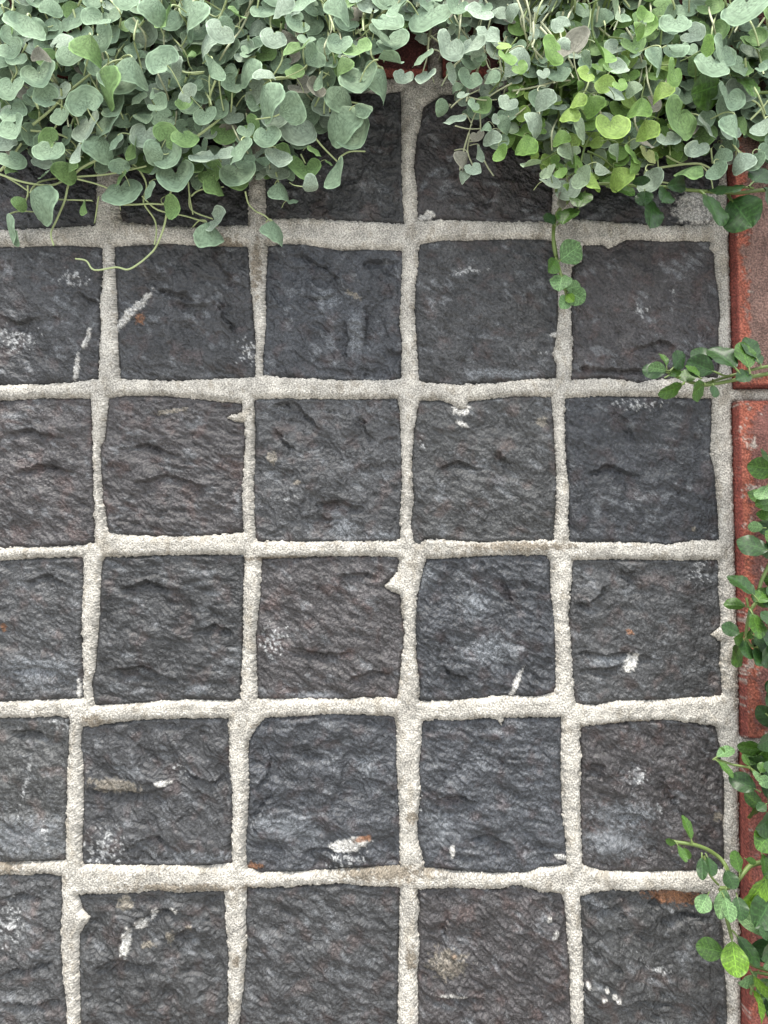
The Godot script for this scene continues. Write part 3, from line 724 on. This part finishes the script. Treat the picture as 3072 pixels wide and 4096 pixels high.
func build_brick(wall: Node3D, b: Array, id: int) -> void:
	var kind: int = b[5]
	var proud := 11.0 if kind <= 3 or kind == 6 else 9.0
	var step := 1.1 if kind <= 3 else (1.6 if kind == 5 else 5.0)
	var w: float = b[2] - b[0]
	var h: float = b[4] - b[3]
	var side := [[0.0, -22.0], [0.02, -6.0], [0.05, 0.0], [0.1, 3.0], [0.15, 6.0], [0.3, proud - 1.9], [0.8, proud - 0.6], [1.7, proud]]
	var prof := func(length: float) -> Array:
		var out := side.duplicate()
		var n := int((length - 5.0) / step)
		for k in range(1, n):
			out.append([1.7 + (length - 3.4) * k / n, proud])
		for k in side.size():
			out.append([length - side[side.size() - 1 - k][0], side[side.size() - 1 - k][1]])
		return out
	var us: Array = prof.call(w)
	var vs: Array = prof.call(h)
	var off := 1000.0 + id * 537.0
	var sidec := Color(0.25, 0.066, 0.048)
	var chipc := Color(0.37, 0.115, 0.072)
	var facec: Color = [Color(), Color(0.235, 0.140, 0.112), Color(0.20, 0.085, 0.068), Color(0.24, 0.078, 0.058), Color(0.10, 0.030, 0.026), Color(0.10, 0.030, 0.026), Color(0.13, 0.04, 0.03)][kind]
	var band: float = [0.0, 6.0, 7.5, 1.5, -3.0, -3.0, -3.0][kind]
	var vv := PackedVector3Array()
	var cc := PackedColorArray()
	var nn := PackedVector3Array()
	var ix := PackedInt32Array()
	var W := us.size()
	var H := vs.size()
	for j in H:
		for i in W:
			var y: float = b[3] + vs[j][0]
			var left: float = lerpf(b[1], b[0], vs[j][0] / h)
			var x: float = left + us[i][0] * (b[2] - left) / w
			var z: float = minf(us[i][1], vs[j][1])
			var din: float = minf(us[i][0], minf(vs[j][0] * 1.3, minf(w - us[i][0], h - vs[j][0])))
			var rag := n_mid.get_noise_2d(x * 0.9 + off, y * 0.9) + 0.5 * n_fine.get_noise_2d(x + off, y)
			var big := n_big.get_noise_2d(x * 1.4 + off, y * 1.4)
			var chip := smoothstep(-0.12, 0.12, (band - din) / 9.0 + rag * 0.55 + big * 0.5) * smoothstep(0.4, 1.6, din)
			if kind == 3 or kind == 6:
				chip *= smoothstep(-0.1, 0.3, big)
			var front := smoothstep(0.2, 1.7, din)
			z += front * (0.35 * rag + 0.8 * big) - chip * (0.9 + 1.2 * maxf(0.0, rag) + 0.8 * n_fine.get_noise_2d(y, x))
			# drag marks of the wire along the face
			z += front * (1.0 - chip) * 0.16 * n_mid.get_noise_2d(x * 3.2 + off, y * 0.25)
			if din < 1.0 and din > 0.0:
				x += 0.35 * n_mid.get_noise_2d(y * 0.5, off) * (1.0 if us[i][0] < 2.0 else 0.0)
			vv.append(Vector3(x, y, z) * 0.001)
			var tone := 1.0 + 0.35 * rag + 0.2 * big
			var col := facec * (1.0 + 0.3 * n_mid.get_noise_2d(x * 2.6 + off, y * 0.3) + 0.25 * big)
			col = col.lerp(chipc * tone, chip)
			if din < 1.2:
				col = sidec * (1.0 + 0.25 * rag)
			# mortar that was wiped over the brick
			var smear := smoothstep(0.42, 0.6, n_mid.get_noise_2d(x * 0.55 - off, y * 0.35) + 0.35 * n_fine.get_noise_2d(x, y + off) + (0.22 if kind == 2 else 0.0) - absf(din - 3.0) * 0.035)
			col = col.lerp(Color(0.46, 0.41, 0.35), 0.8 * smear)
			cc.append(Color(col.r * 1.35, col.g * 1.35, col.b * 1.35))
	nn.resize(vv.size())
	for j in H - 1:
		for i in W - 1:
			var a := j * W + i
			var n1 := (vv[a + 1] - vv[a]).cross(vv[a + W] - vv[a])
			var n2 := (vv[a + W] - vv[a + W + 1]).cross(vv[a + 1] - vv[a + W + 1])
			for t in [a, a + 1, a + W]:
				nn[t] += n1
			for t in [a + 1, a + W, a + W + 1]:
				nn[t] += n2
			ix.append_array([a, a + W, a + 1, a + 1, a + W, a + W + 1])
	for k in nn.size():
		nn[k] = nn[k].normalized() if nn[k].length_squared() > 0.0 else Vector3.BACK
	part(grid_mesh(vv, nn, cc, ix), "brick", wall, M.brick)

# ------------------------------------------------------------------ plants
func curve(points: PackedVector3Array, per: int) -> PackedVector3Array:
	var out := PackedVector3Array()
	var n := points.size()
	for k in n - 1:
		var a := points[maxi(k - 1, 0)]
		var d := points[mini(k + 2, n - 1)]
		for s in per:
			out.append(points[k].cubic_interpolate(points[k + 1], a, d, float(s) / per))
	out.append(points[n - 1])
	return out

func tube(st: SurfaceTool, points: PackedVector3Array, r0: float, r1: float, sides := 7) -> void:
	var n := points.size()
	var rings := []
	var up := Vector3(0.3, 0.2, 1).normalized()
	for k in n:
		var t := (points[mini(k + 1, n - 1)] - points[maxi(k - 1, 0)]).normalized()
		var x := t.cross(up).normalized()
		if x.length_squared() < 0.5:
			x = t.cross(Vector3.RIGHT).normalized()
		var y := t.cross(x)
		var r := lerpf(r0, r1, float(k) / (n - 1))
		var ring := []
		for s in sides:
			var a := TAU * s / sides
			var q := x * cos(a) + y * sin(a)
			ring.append([points[k] + q * r, q])
		rings.append(ring)
	for k in n - 1:
		for s in sides:
			var s2 := (s + 1) % sides
			for e in [rings[k][s], rings[k + 1][s], rings[k][s2], rings[k][s2], rings[k + 1][s], rings[k + 1][s2]]:
				st.set_normal(e[1])
				st.set_uv(Vector2(0.5, 0.5))
				st.add_vertex(e[0])
	for e in [[0, -1.0], [n - 1, 1.0]]:
		var t: Vector3 = (points[mini(e[0] + 1, n - 1)] - points[maxi(e[0] - 1, 0)]).normalized() * e[1]
		for s in range(1, sides - 1):
			for q in [0, s + 1, s] if e[1] < 0 else [0, s, s + 1]:
				st.set_normal(t)
				st.add_vertex(rings[e[0]][q][0])

func stem(parent: Node3D, points: PackedVector3Array, r0: float, r1: float, m: Material) -> void:
	var st := SurfaceTool.new()
	st.begin(Mesh.PRIMITIVE_TRIANGLES)
	var p := curve(points, 5)
	for k in p.size():
		p[k] -= parent.position
	tube(st, p, r0, r1)
	part(st.commit(), "stem", parent, m)

func sheet(st: SurfaceTool, pts: Array, uvs: Array, w: int, h: int) -> void:
	var nn := []
	nn.resize(pts.size())
	nn.fill(Vector3.ZERO)
	var tris := []
	for j in h - 1:
		for i in w - 1:
			var a := j * w + i
			for t in [[a, a + w, a + 1], [a + 1, a + w, a + w + 1]]:
				var n: Vector3 = (pts[t[2]] - pts[t[0]]).cross(pts[t[1]] - pts[t[0]])
				tris.append(t)
				for q in t:
					nn[q] += n
	for t in tris:
		for q in t:
			st.set_normal(nn[q].normalized())
			st.set_uv(uvs[q])
			st.add_vertex(pts[q])

# a round leaf spreading like a fan from its stalk; reach is the half angle of the blade
func fan_leaf(sd_: int, reach: float, cup: float, fold: float, wave: float, radii: Array) -> ArrayMesh:
	var r := RandomNumberGenerator.new()
	r.seed = sd_
	var W := 25
	var H := 7
	var pts := []
	var uvs := []
	var p1 := r.randf() * TAU
	var p2 := r.randf() * TAU
	var lop := r.randf_range(-0.12, 0.12)
	var tw := r.randf_range(-0.25, 0.25)
	for j in H:
		var t := float(j) / (H - 1)
		for i in W:
			var u := float(i) / (W - 1)
			var s := u * 2.0 - 1.0
			var phi := s * reach
			var pos := absf(s) * (radii.size() - 1)
			var k := mini(int(pos), radii.size() - 2)
			var f := smoothstep(0.0, 1.0, pos - k)
			var rad: float = lerpf(radii[k], radii[k + 1], f) * (1.0 + lop * s)
			rad *= 1.0 + wave * 0.22 * sin(phi * 5.0 + p1) + wave * 0.12 * sin(phi * 11.0 + p2)
			var x := sin(phi) * rad * t
			var y := cos(phi) * rad * t
			var z := cup * t * t * rad + fold * absf(x) * (0.4 + 0.6 * t)
			z += wave * t * t * t * (0.55 * sin(phi * 4.0 + p2) + 0.35 * sin(phi * 8.0 + p1))
			z -= 0.10 * maxf(0.0, t - 0.75) * 4.0 * (0.5 + 0.5 * sin(phi * 2.0 + p1))
			pts.append(Vector3(x + tw * z, y, z))
			uvs.append(Vector2(u, t))
	var st := SurfaceTool.new()
	st.begin(Mesh.PRIMITIVE_TRIANGLES)
	sheet(st, pts, uvs, W, H)
	var m := st.commit()
	var st2 := SurfaceTool.new()
	st2.begin(Mesh.PRIMITIVE_TRIANGLES)
	var b := r.randf_range(-0.35, 0.35)
	tube(st2, curve(PackedVector3Array([Vector3(0, 0.03, -0.03), Vector3(0, -0.18, -0.12), Vector3(b * 0.5, -0.45, -0.45), Vector3(b, -0.6, -1.0)]), 4), 0.029, 0.025, 6)
	st2.commit(m)
	return m

func oval_leaf(sd_: int, width: float, arch: float, fold: float, wave: float) -> ArrayMesh:
	var r := RandomNumberGenerator.new()
	r.seed = sd_
	var W := 9
	var H := 14
	var pts := []
	var uvs := []
	var p1 := r.randf() * TAU
	for j in H:
		var t := float(j) / (H - 1)
		var half: float = 0.5 * width * pow(sin(PI * pow(t, 1.12) * 0.98 + 0.025), 0.6)
		for i in W:
			var s := float(i) / (W - 1) * 2.0 - 1.0
			var x := s * half
			var z := fold * absf(x) - arch * (t - 0.1) * (t - 0.1) + wave * s * s * sin(t * 13.0 + p1 + s)
			# sunken midrib and pads between the side veins
			z += 0.018 * (1.0 - exp(-pow(s / 0.18, 2.0))) + 0.010 * sin((t - absf(s) * 0.2) * 40.0) * absf(s)
			pts.append(Vector3(x, 0.1 + 0.9 * t, z))
			uvs.append(Vector2(s * 0.5 + 0.5, t))
	var st := SurfaceTool.new()
	st.begin(Mesh.PRIMITIVE_TRIANGLES)
	sheet(st, pts, uvs, W, H)
	var m := st.commit()
	var st2 := SurfaceTool.new()
	st2.begin(Mesh.PRIMITIVE_TRIANGLES)
	tube(st2, curve(PackedVector3Array([Vector3(0, 0.16, -0.01), Vector3(0, 0.02, -0.015), Vector3(0, -0.1, -0.05)]), 3), 0.026, 0.034, 6)
	st2.commit(m)
	return m

func setup_leaves() -> void:
	var kidney := [0.95, 0.935, 0.88, 0.79, 0.69, 0.57, 0.36]
	leaf_shapes.kidney = [fan_leaf(1, 2.72, 0.12, 0.05, 0.05, kidney), fan_leaf(2, 2.6, 0.26, 0.0, 0.07, kidney), fan_leaf(3, 2.7, 0.02, 0.18, 0.06, kidney), fan_leaf(4, 2.5, 0.36, 0.05, 0.08, kidney),
		fan_leaf(5, 2.75, -0.08, 0.04, 0.05, kidney), fan_leaf(6, 2.65, 0.16, -0.10, 0.10, kidney), fan_leaf(7, 2.7, 0.20, 0.30, 0.06, kidney), fan_leaf(8, 2.7, 0.05, 0.05, 0.08, kidney)]
	var wedge := [1.0, 1.0, 0.98, 0.90, 0.74, 0.5]
	leaf_shapes.wedge = [fan_leaf(21, 1.15, -0.12, -0.25, 0.10, wedge), fan_leaf(22, 1.05, 0.12, 0.3, 0.08, wedge), fan_leaf(23, 1.25, -0.25, -0.1, 0.12, wedge), fan_leaf(24, 1.1, 0.2, 0.15, 0.11, wedge), fan_leaf(25, 1.1, -0.1, -0.4, 0.07, wedge)]
	leaf_shapes.oval = [oval_leaf(41, 0.76, 0.12, 0.10, 0.02), oval_leaf(42, 0.74, 0.25, 0.18, 0.025), oval_leaf(43, 0.78, -0.08, 0.08, 0.025), oval_leaf(44, 0.76, 0.15, 0.28, 0.02), oval_leaf(45, 0.76, 0.05, -0.12, 0.025)]
	leaf_shapes.lance = [oval_leaf(51, 0.46, 0.15, 0.15, 0.02), oval_leaf(52, 0.46, 0.3, 0.3, 0.02), oval_leaf(53, 0.46, -0.1, 0.2, 0.02)]

# how far the leaves stand off the wall at a height of the picture
func stand_off(py: float) -> float:
	return 0.016 + 0.070 * pow(clampf((900.0 - py) / 1000.0, 0.0, 1.1), 0.8)

func leaf_place(shape: String, bx: float, by: float, tx: float, ty: float, wpx: float, z: float) -> Transform3D:
	var p := at(bx, by, z)
	var t := at(tx, ty, z) - p
	var length := maxf(t.length(), 0.002)
	var px := maxf(Vector2(tx - bx, ty - by).length(), 4.0)
	var w := wpx * length / px
	var full: float = {"kidney": 1.46, "wedge": 1.35, "oval": 0.76, "lance": 0.46}[shape]
	var s := maxf(length, w / full)
	s *= 0.97 if shape in ["kidney", "wedge"] else 1.18
	var pitch := clampf(acos(clampf(length / s, 0.42, 1.0)) * 0.8, 0.2, 0.75)
	if t.y > 0.0:
		pitch = -minf(pitch, 0.3)
	var roll := acos(clampf(w / (full * s) * 1.1, 0.4, 1.0)) * 0.9 * (1.0 if rng.randf() < 0.5 else -1.0) + rng.randf_range(-0.12, 0.12)
	var Y := t.normalized()
	var b := Basis(Y.cross(Vector3.BACK), Y, Vector3.BACK) * Basis(Vector3.RIGHT, pitch) * Basis(Vector3.UP, roll)
	return Transform3D(b.scaled_local(Vector3(s * (1.0 if rng.randf() < 0.5 else -1.0), s, s)), p)

func put_leaf(plant: Node3D, shape: String, m: Material, stalk: Material, bx: float, by: float, tx: float, ty: float, wpx: float, z: float) -> void:
	if shape == "oval" and wpx < 0.56 * Vector2(tx - bx, ty - by).length():
		shape = "lance"
	var place := leaf_place(shape, bx, by, tx, ty, wpx, z)
	var o := MeshInstance3D.new()
	o.name = "leaf"
	var set_: Array = leaf_shapes[shape]
	o.mesh = set_[rng.randi() % set_.size()]
	o.set_surface_override_material(0, m)
	o.set_surface_override_material(1, stalk)
	place.origin -= plant.position
	o.transform = place
	plant.add_child(o, true)

# the crowd of leaves behind those one can pick out: one part
func inner_leaves(plant: Node3D, count: int, x0: float, x1: float, y0: float, y1: float, m: Material, stalk: Material) -> void:
	var mm := MultiMesh.new()
	mm.transform_format = MultiMesh.TRANSFORM_3D
	var mesh: ArrayMesh = leaf_shapes.kidney[rng.randi() % 8].duplicate()
	mesh.surface_set_material(0, m)
	mesh.surface_set_material(1, stalk)
	mm.mesh = mesh
	mm.instance_count = count
	for n in count:
		var x := rng.randf_range(x0, x1)
		var y := rng.randf_range(y0, y1)
		var a := rng.randf_range(-1.6, 1.6)
		var size := rng.randf_range(60, 100)
		var place := leaf_place("kidney", x, y, x + sin(a) * size * 0.8, y + cos(a) * size * 0.8, size, maxf(0.012, stand_off(y) * rng.randf_range(0.1, 0.42)))
		place.origin -= plant.position
		mm.set_instance_transform(n, place)
	var o := MultiMeshInstance3D.new()
	o.name = "inner_foliage"
	o.multimesh = mm
	o.set_meta("kind", "stuff")
	plant.add_child(o, true)

func hand_leaves(plant: Node3D, key: String, tones: Array, stalk: Material, oval: bool, z_add: float, from_x := -9999.0, to_x := 9999.0) -> void:
	var l: Array = leaf_marks[key]
	for k in range(0, l.size(), 6):
		if l[k] < from_x or l[k] >= to_x:
			continue
		var length := Vector2(l[k + 2] - l[k], l[k + 3] - l[k + 1]).length()
		var shape := "oval" if oval else ("kidney" if l[k + 4] > length * 1.02 else "wedge")
		var z := stand_off((l[k + 1] + l[k + 3]) * 0.5) * rng.randf_range(0.72, 1.05) + z_add
		if oval:
			z = 0.020 + z_add + rng.randf_range(-0.004, 0.008)
		put_leaf(plant, shape, tones[l[k + 5]], stalk, l[k], l[k + 1], l[k + 2], l[k + 3], l[k + 4], z)

func hand_stems(plant: Node3D, key: String, m: Material, oval: bool, z_add: float, from_x := -9999.0, to_x := 9999.0) -> void:
	for s in stem_marks[key]:
		if s[1] < from_x or s[1] >= to_x:
			continue
		var p := PackedVector3Array()
		var wob := rng.randf() * 9.0
		for k in range(1, s.size(), 2):
			var z := stand_off(s[k + 1]) * 0.62 + z_add + 0.002 * sin(k * 0.8 + wob)
			if oval:
				z = 0.016 + z_add + 0.002 * sin(k * 0.7 + wob)
			elif s[k + 1] > 860:
				z = 0.009 + 0.002 * sin(k + wob)
			p.append(at(s[k], s[k + 1], z))
		var k_ := 0.8 if oval else (0.7 if key == "wispy" else 0.8)
		stem(plant, p, s[0] * 0.00072 * k_, s[0] * 0.00055 * k_, m)

# leaves and thin stems deeper in the mass, within the outline low(x)
func fill(plant: Node3D, count: int, x0: float, x1: float, low: Array, tones: Array, odds: Array, stalk: Material, y_top := -330.0, small := 1.0) -> void:
	var bottom := func(x: float) -> float:
		for k in low.size() - 1:
			if x <= low[k + 1][0]:
				return lerpf(low[k][1], low[k + 1][1], clampf((x - low[k][0]) / (low[k + 1][0] - low[k][0]), 0.0, 1.0))
		return low[low.size() - 1][1]
	for n in count:
		var x := rng.randf_range(x0, x1)
		var lo: float = bottom.call(x)
		var y := lerpf(y_top, lo, pow(rng.randf(), 0.72))
		var deep := rng.randf_range(0.18, 0.66)
		var z := maxf(0.012, stand_off(y) * deep)
		var size := rng.randf_range(58, 104) * small
		var a := rng.randf_range(-1.5, 1.5)
		var f := rng.randf_range(0.6, 0.85)
		var tx := x + sin(a) * size * f
		var ty := y + cos(a) * size * f
		var q := rng.randf()
		var tone := 0
		while tone < 3 and q > odds[tone]:
			q -= odds[tone]
			tone += 1
		var kid := rng.randf() < 0.68
		put_leaf(plant, "kidney" if kid else "wedge", tones[tone], stalk, x, y, tx, ty, size * rng.randf_range(0.9, 1.2) if kid else size * rng.randf_range(0.6, 1.0), z)
	for n in count / 7:
		var x := rng.randf_range(x0, x1)
		var lo: float = bottom.call(x)
		var y := rng.randf_range(-250.0, lo - 200.0)
		var p := PackedVector3Array()
		var dx := rng.randf_range(-60, 60)
		for k in 4:
			var yy := minf(y + k * 75.0, lo - 30.0 + k * 8.0)
			p.append(at(x + dx * k * 0.6 + rng.randf_range(-25, 25), yy, maxf(0.008, stand_off(yy) * rng.randf_range(0.25, 0.8))))
		stem(plant, p, 0.00065, 0.0005, stalk if n % 3 else M.stem_pale)

# creeper leaves deeper in the clump along the brick edging
func oval_fill(plant: Node3D, count: int, x0: float, x1: float, y0: float, y1: float) -> void:
	for n in count:
		var x := rng.randf_range(x0, x1)
		var y := rng.randf_range(y0, y1)
		var a := rng.randf_range(-2.4, 0.9)
		var size := rng.randf_range(62, 112)
		put_leaf(plant, "oval", M.oval[[0, 0, 0, 1, 1, 2][rng.randi() % 6]], M.stem_green, x, y, x + sin(a) * size, y + cos(a) * size, size * rng.randf_range(0.55, 0.76), rng.randf_range(0.021, 0.031))

# the stems that leave the soil and bend over the wall's edge
func roots(plant: Node3D, xs: Array, to_y: float, m: Material, z := 0.012) -> void:
	var brow := plant.position.y
	for x in xs:
		var foot := at(x, -60, 0.0)
		stem(plant, PackedVector3Array([Vector3(foot.x, brow - 0.006, -0.05), Vector3(foot.x, brow + 0.02, -0.03), Vector3(foot.x, brow + 0.02, 0.012), Vector3(foot.x, brow - 0.02, 0.02 + z), at(x + 10, lerpf(-100, to_y, 0.5), z + 0.006), at(x - 10, to_y, z)]), 0.0014, 0.001, m)

func build_plants() -> void:
	setup_leaves()
	var brow := px_mm(1700, 321).y * 0.001 + 0.0615
	var base := func(px: float) -> Vector3: return Vector3(at(px, -60, 0).x, brow, -0.05)
	var g := "silvery trailing plants hanging over the wall"
	var p := thing("silver_trailing_plant", "grey-green round-leaved trailing plant with one bare stem hanging straight onto the joint", "plant", base.call(150), g)
	hand_stems(p, "left", M.stem_silver, false, 0.0, -9999.0, 500.0)
	hand_leaves(p, "left", M.silver, M.stem_silver, false, 0.0, -9999.0, 500.0)
	fill(p, 245, -170, 560, [[-170, 540], [0, 600], [300, 640], [560, 640]], M.silver, [0.62, 0.14, 0.2], M.stem_silver)
	inner_leaves(p, 200, -170, 560, -330, 470, M.silver[0], M.stem_silver)
	roots(p, [50, 260, 450], 300, M.stem_silver)
	p = thing("silver_trailing_plant", "grey-green round-leaved plant with a long bare stem curling across the stones", "plant", base.call(750), g)
	hand_stems(p, "left", M.stem_silver, false, 0.0, 500.0)
	hand_leaves(p, "left", M.silver, M.stem_silver, false, 0.0, 500.0)
	fill(p, 240, 500, 1060, [[500, 640], [700, 680], [1060, 740]], M.silver, [0.62, 0.14, 0.2], M.stem_silver)
	inner_leaves(p, 190, 500, 1060, -330, 520, M.silver[0], M.stem_silver)
	roots(p, [560, 720, 900], 300, M.stem_silver)
	p = thing("silver_trailing_plant", "grey-green round-leaved plant with broad leaves beside the bared red brick", "plant", base.call(1250), g)
	hand_stems(p, "middle", M.stem_silver, false, 0.0)
	hand_leaves(p, "middle", M.silver, M.stem_silver, false, 0.0)
	fill(p, 235, 990, 1620, [[990, 700], [1150, 700], [1300, 520], [1420, 380], [1500, 200], [1620, 60]], M.silver, [0.6, 0.16, 0.18], M.stem_silver)
	inner_leaves(p, 160, 990, 1480, -330, 330, M.silver[0], M.stem_silver)
	roots(p, [1080, 1250, 1400], 260, M.stem_silver)
	p = thing("silver_trailing_plant", "wispy silver plant with small crinkled leaves and thin tangled stems", "plant", base.call(1900), g)
	hand_stems(p, "wispy", M.stem_pale, false, 0.0)
	hand_leaves(p, "wispy", M.silver, M.stem_pale, false, 0.0)
	fill(p, 215, 1600, 2260, [[1560, 60], [1700, 130], [1780, 250], [1880, 470], [2000, 520], [2260, 540]], M.silver, [0.4, 0.08, 0.46], M.stem_pale, -330.0, 0.78)
	inner_leaves(p, 140, 1640, 2200, -330, 60, M.silver[2], M.stem_pale)
	roots(p, [1720, 1900, 2080], 200, M.stem_pale)
	p = thing("green_trailing_plant", "bright green round-leaved clump among silvery foliage", "plant", base.call(2350))
	hand_stems(p, "green", M.stem_green, false, 0.003)
	hand_leaves(p, "green", M.green, M.stem_green, false, 0.014)
	fill(p, 210, 2040, 2700, [[2040, 560], [2200, 690], [2450, 720], [2700, 600]], M.green, [0.4, 0.4, 0.15], M.stem_green, 130.0, 0.8)
	inner_leaves(p, 150, 2080, 2680, -330, 560, M.green[0], M.stem_green)
	roots(p, [2200, 2380, 2520], 300, M.stem_green)
	p = thing("silver_trailing_plant", "silvery plant with large pale leaves above the right brick edging", "plant", base.call(2750), g)
	hand_stems(p, "right", M.stem_silver, false, 0.0)
	hand_leaves(p, "right", M.silver, M.stem_silver, false, 0.0)
	fill(p, 262, 2150, 3260, [[2150, 420], [2400, 560], [2700, 600], [3260, 640]], M.silver, [0.52, 0.26, 0.18], M.stem_silver)
	inner_leaves(p, 300, 2150, 3260, -330, 520, M.silver[0], M.stem_silver)
	roots(p, [2300, 2600, 2800, 2950, 3100], 260, M.stem_silver)
	var o := "dark oval-leaved creepers"
	p = thing("oval_leaf_creeper", "dark glossy oval leaves along a runner under the silvery foliage", "creeper", base.call(3150), o)
	hand_stems(p, "runner", M.stem_green, true, 0.012)
	hand_leaves(p, "runner", M.oval, M.stem_green, true, 0.014)
	roots(p, [3140], 700, M.stem_green, 0.026)
	p = thing("oval_leaf_creeper", "single light green shoot hanging down over the mortar joint", "creeper", base.call(2230), o)
	hand_stems(p, "hanging", M.stem_green, true, 0.0)
	hand_leaves(p, "hanging", M.oval, M.stem_green, true, 0.0)
	roots(p, [2235], 770, M.stem_green, 0.02)
	p = thing("oval_leaf_creeper", "leafy green sprig reaching sideways across the brick onto the stones", "creeper", base.call(3170), o)
	hand_stems(p, "sprig", M.stem_green, true, 0.012)
	hand_leaves(p, "sprig", M.oval, M.stem_green, true, 0.014)
	roots(p, [3120], 1490, M.stem_green, 0.028)
	p = thing("oval_leaf_creeper", "dark creeper with small leaf rosettes climbing along the brick edging", "creeper", base.call(3210), o)
	hand_stems(p, "edge", M.stem_green, true, 0.010)
	hand_leaves(p, "edge", M.oval, M.stem_green, true, 0.012)
	oval_fill(p, 14, 3060, 3170, 1880, 2260)
	oval_fill(p, 26, 3055, 3170, 2280, 2960)
	roots(p, [3160], 2100, M.stem_green, 0.026)
	p = thing("oval_leaf_creeper", "thin sprig with narrow pale leaves beside a brick joint", "creeper", base.call(3190), o)
	hand_stems(p, "thin", M.stem_green, true, 0.012)
	hand_leaves(p, "thin", M.oval, M.stem_green, true, 0.012)
	roots(p, [3180], 3128, M.stem_green, 0.028)
	p = thing("oval_leaf_creeper", "bright green branching creeper with bent tip over the lowest mortar crossing", "creeper", base.call(3250), o)
	hand_stems(p, "lower", M.stem_green, true, 0.012)
	hand_leaves(p, "lower", M.oval, M.stem_green, true, 0.013)
	oval_fill(p, 46, 3045, 3170, 2980, 4120)
	roots(p, [3220], 3440, M.stem_green, 0.028)
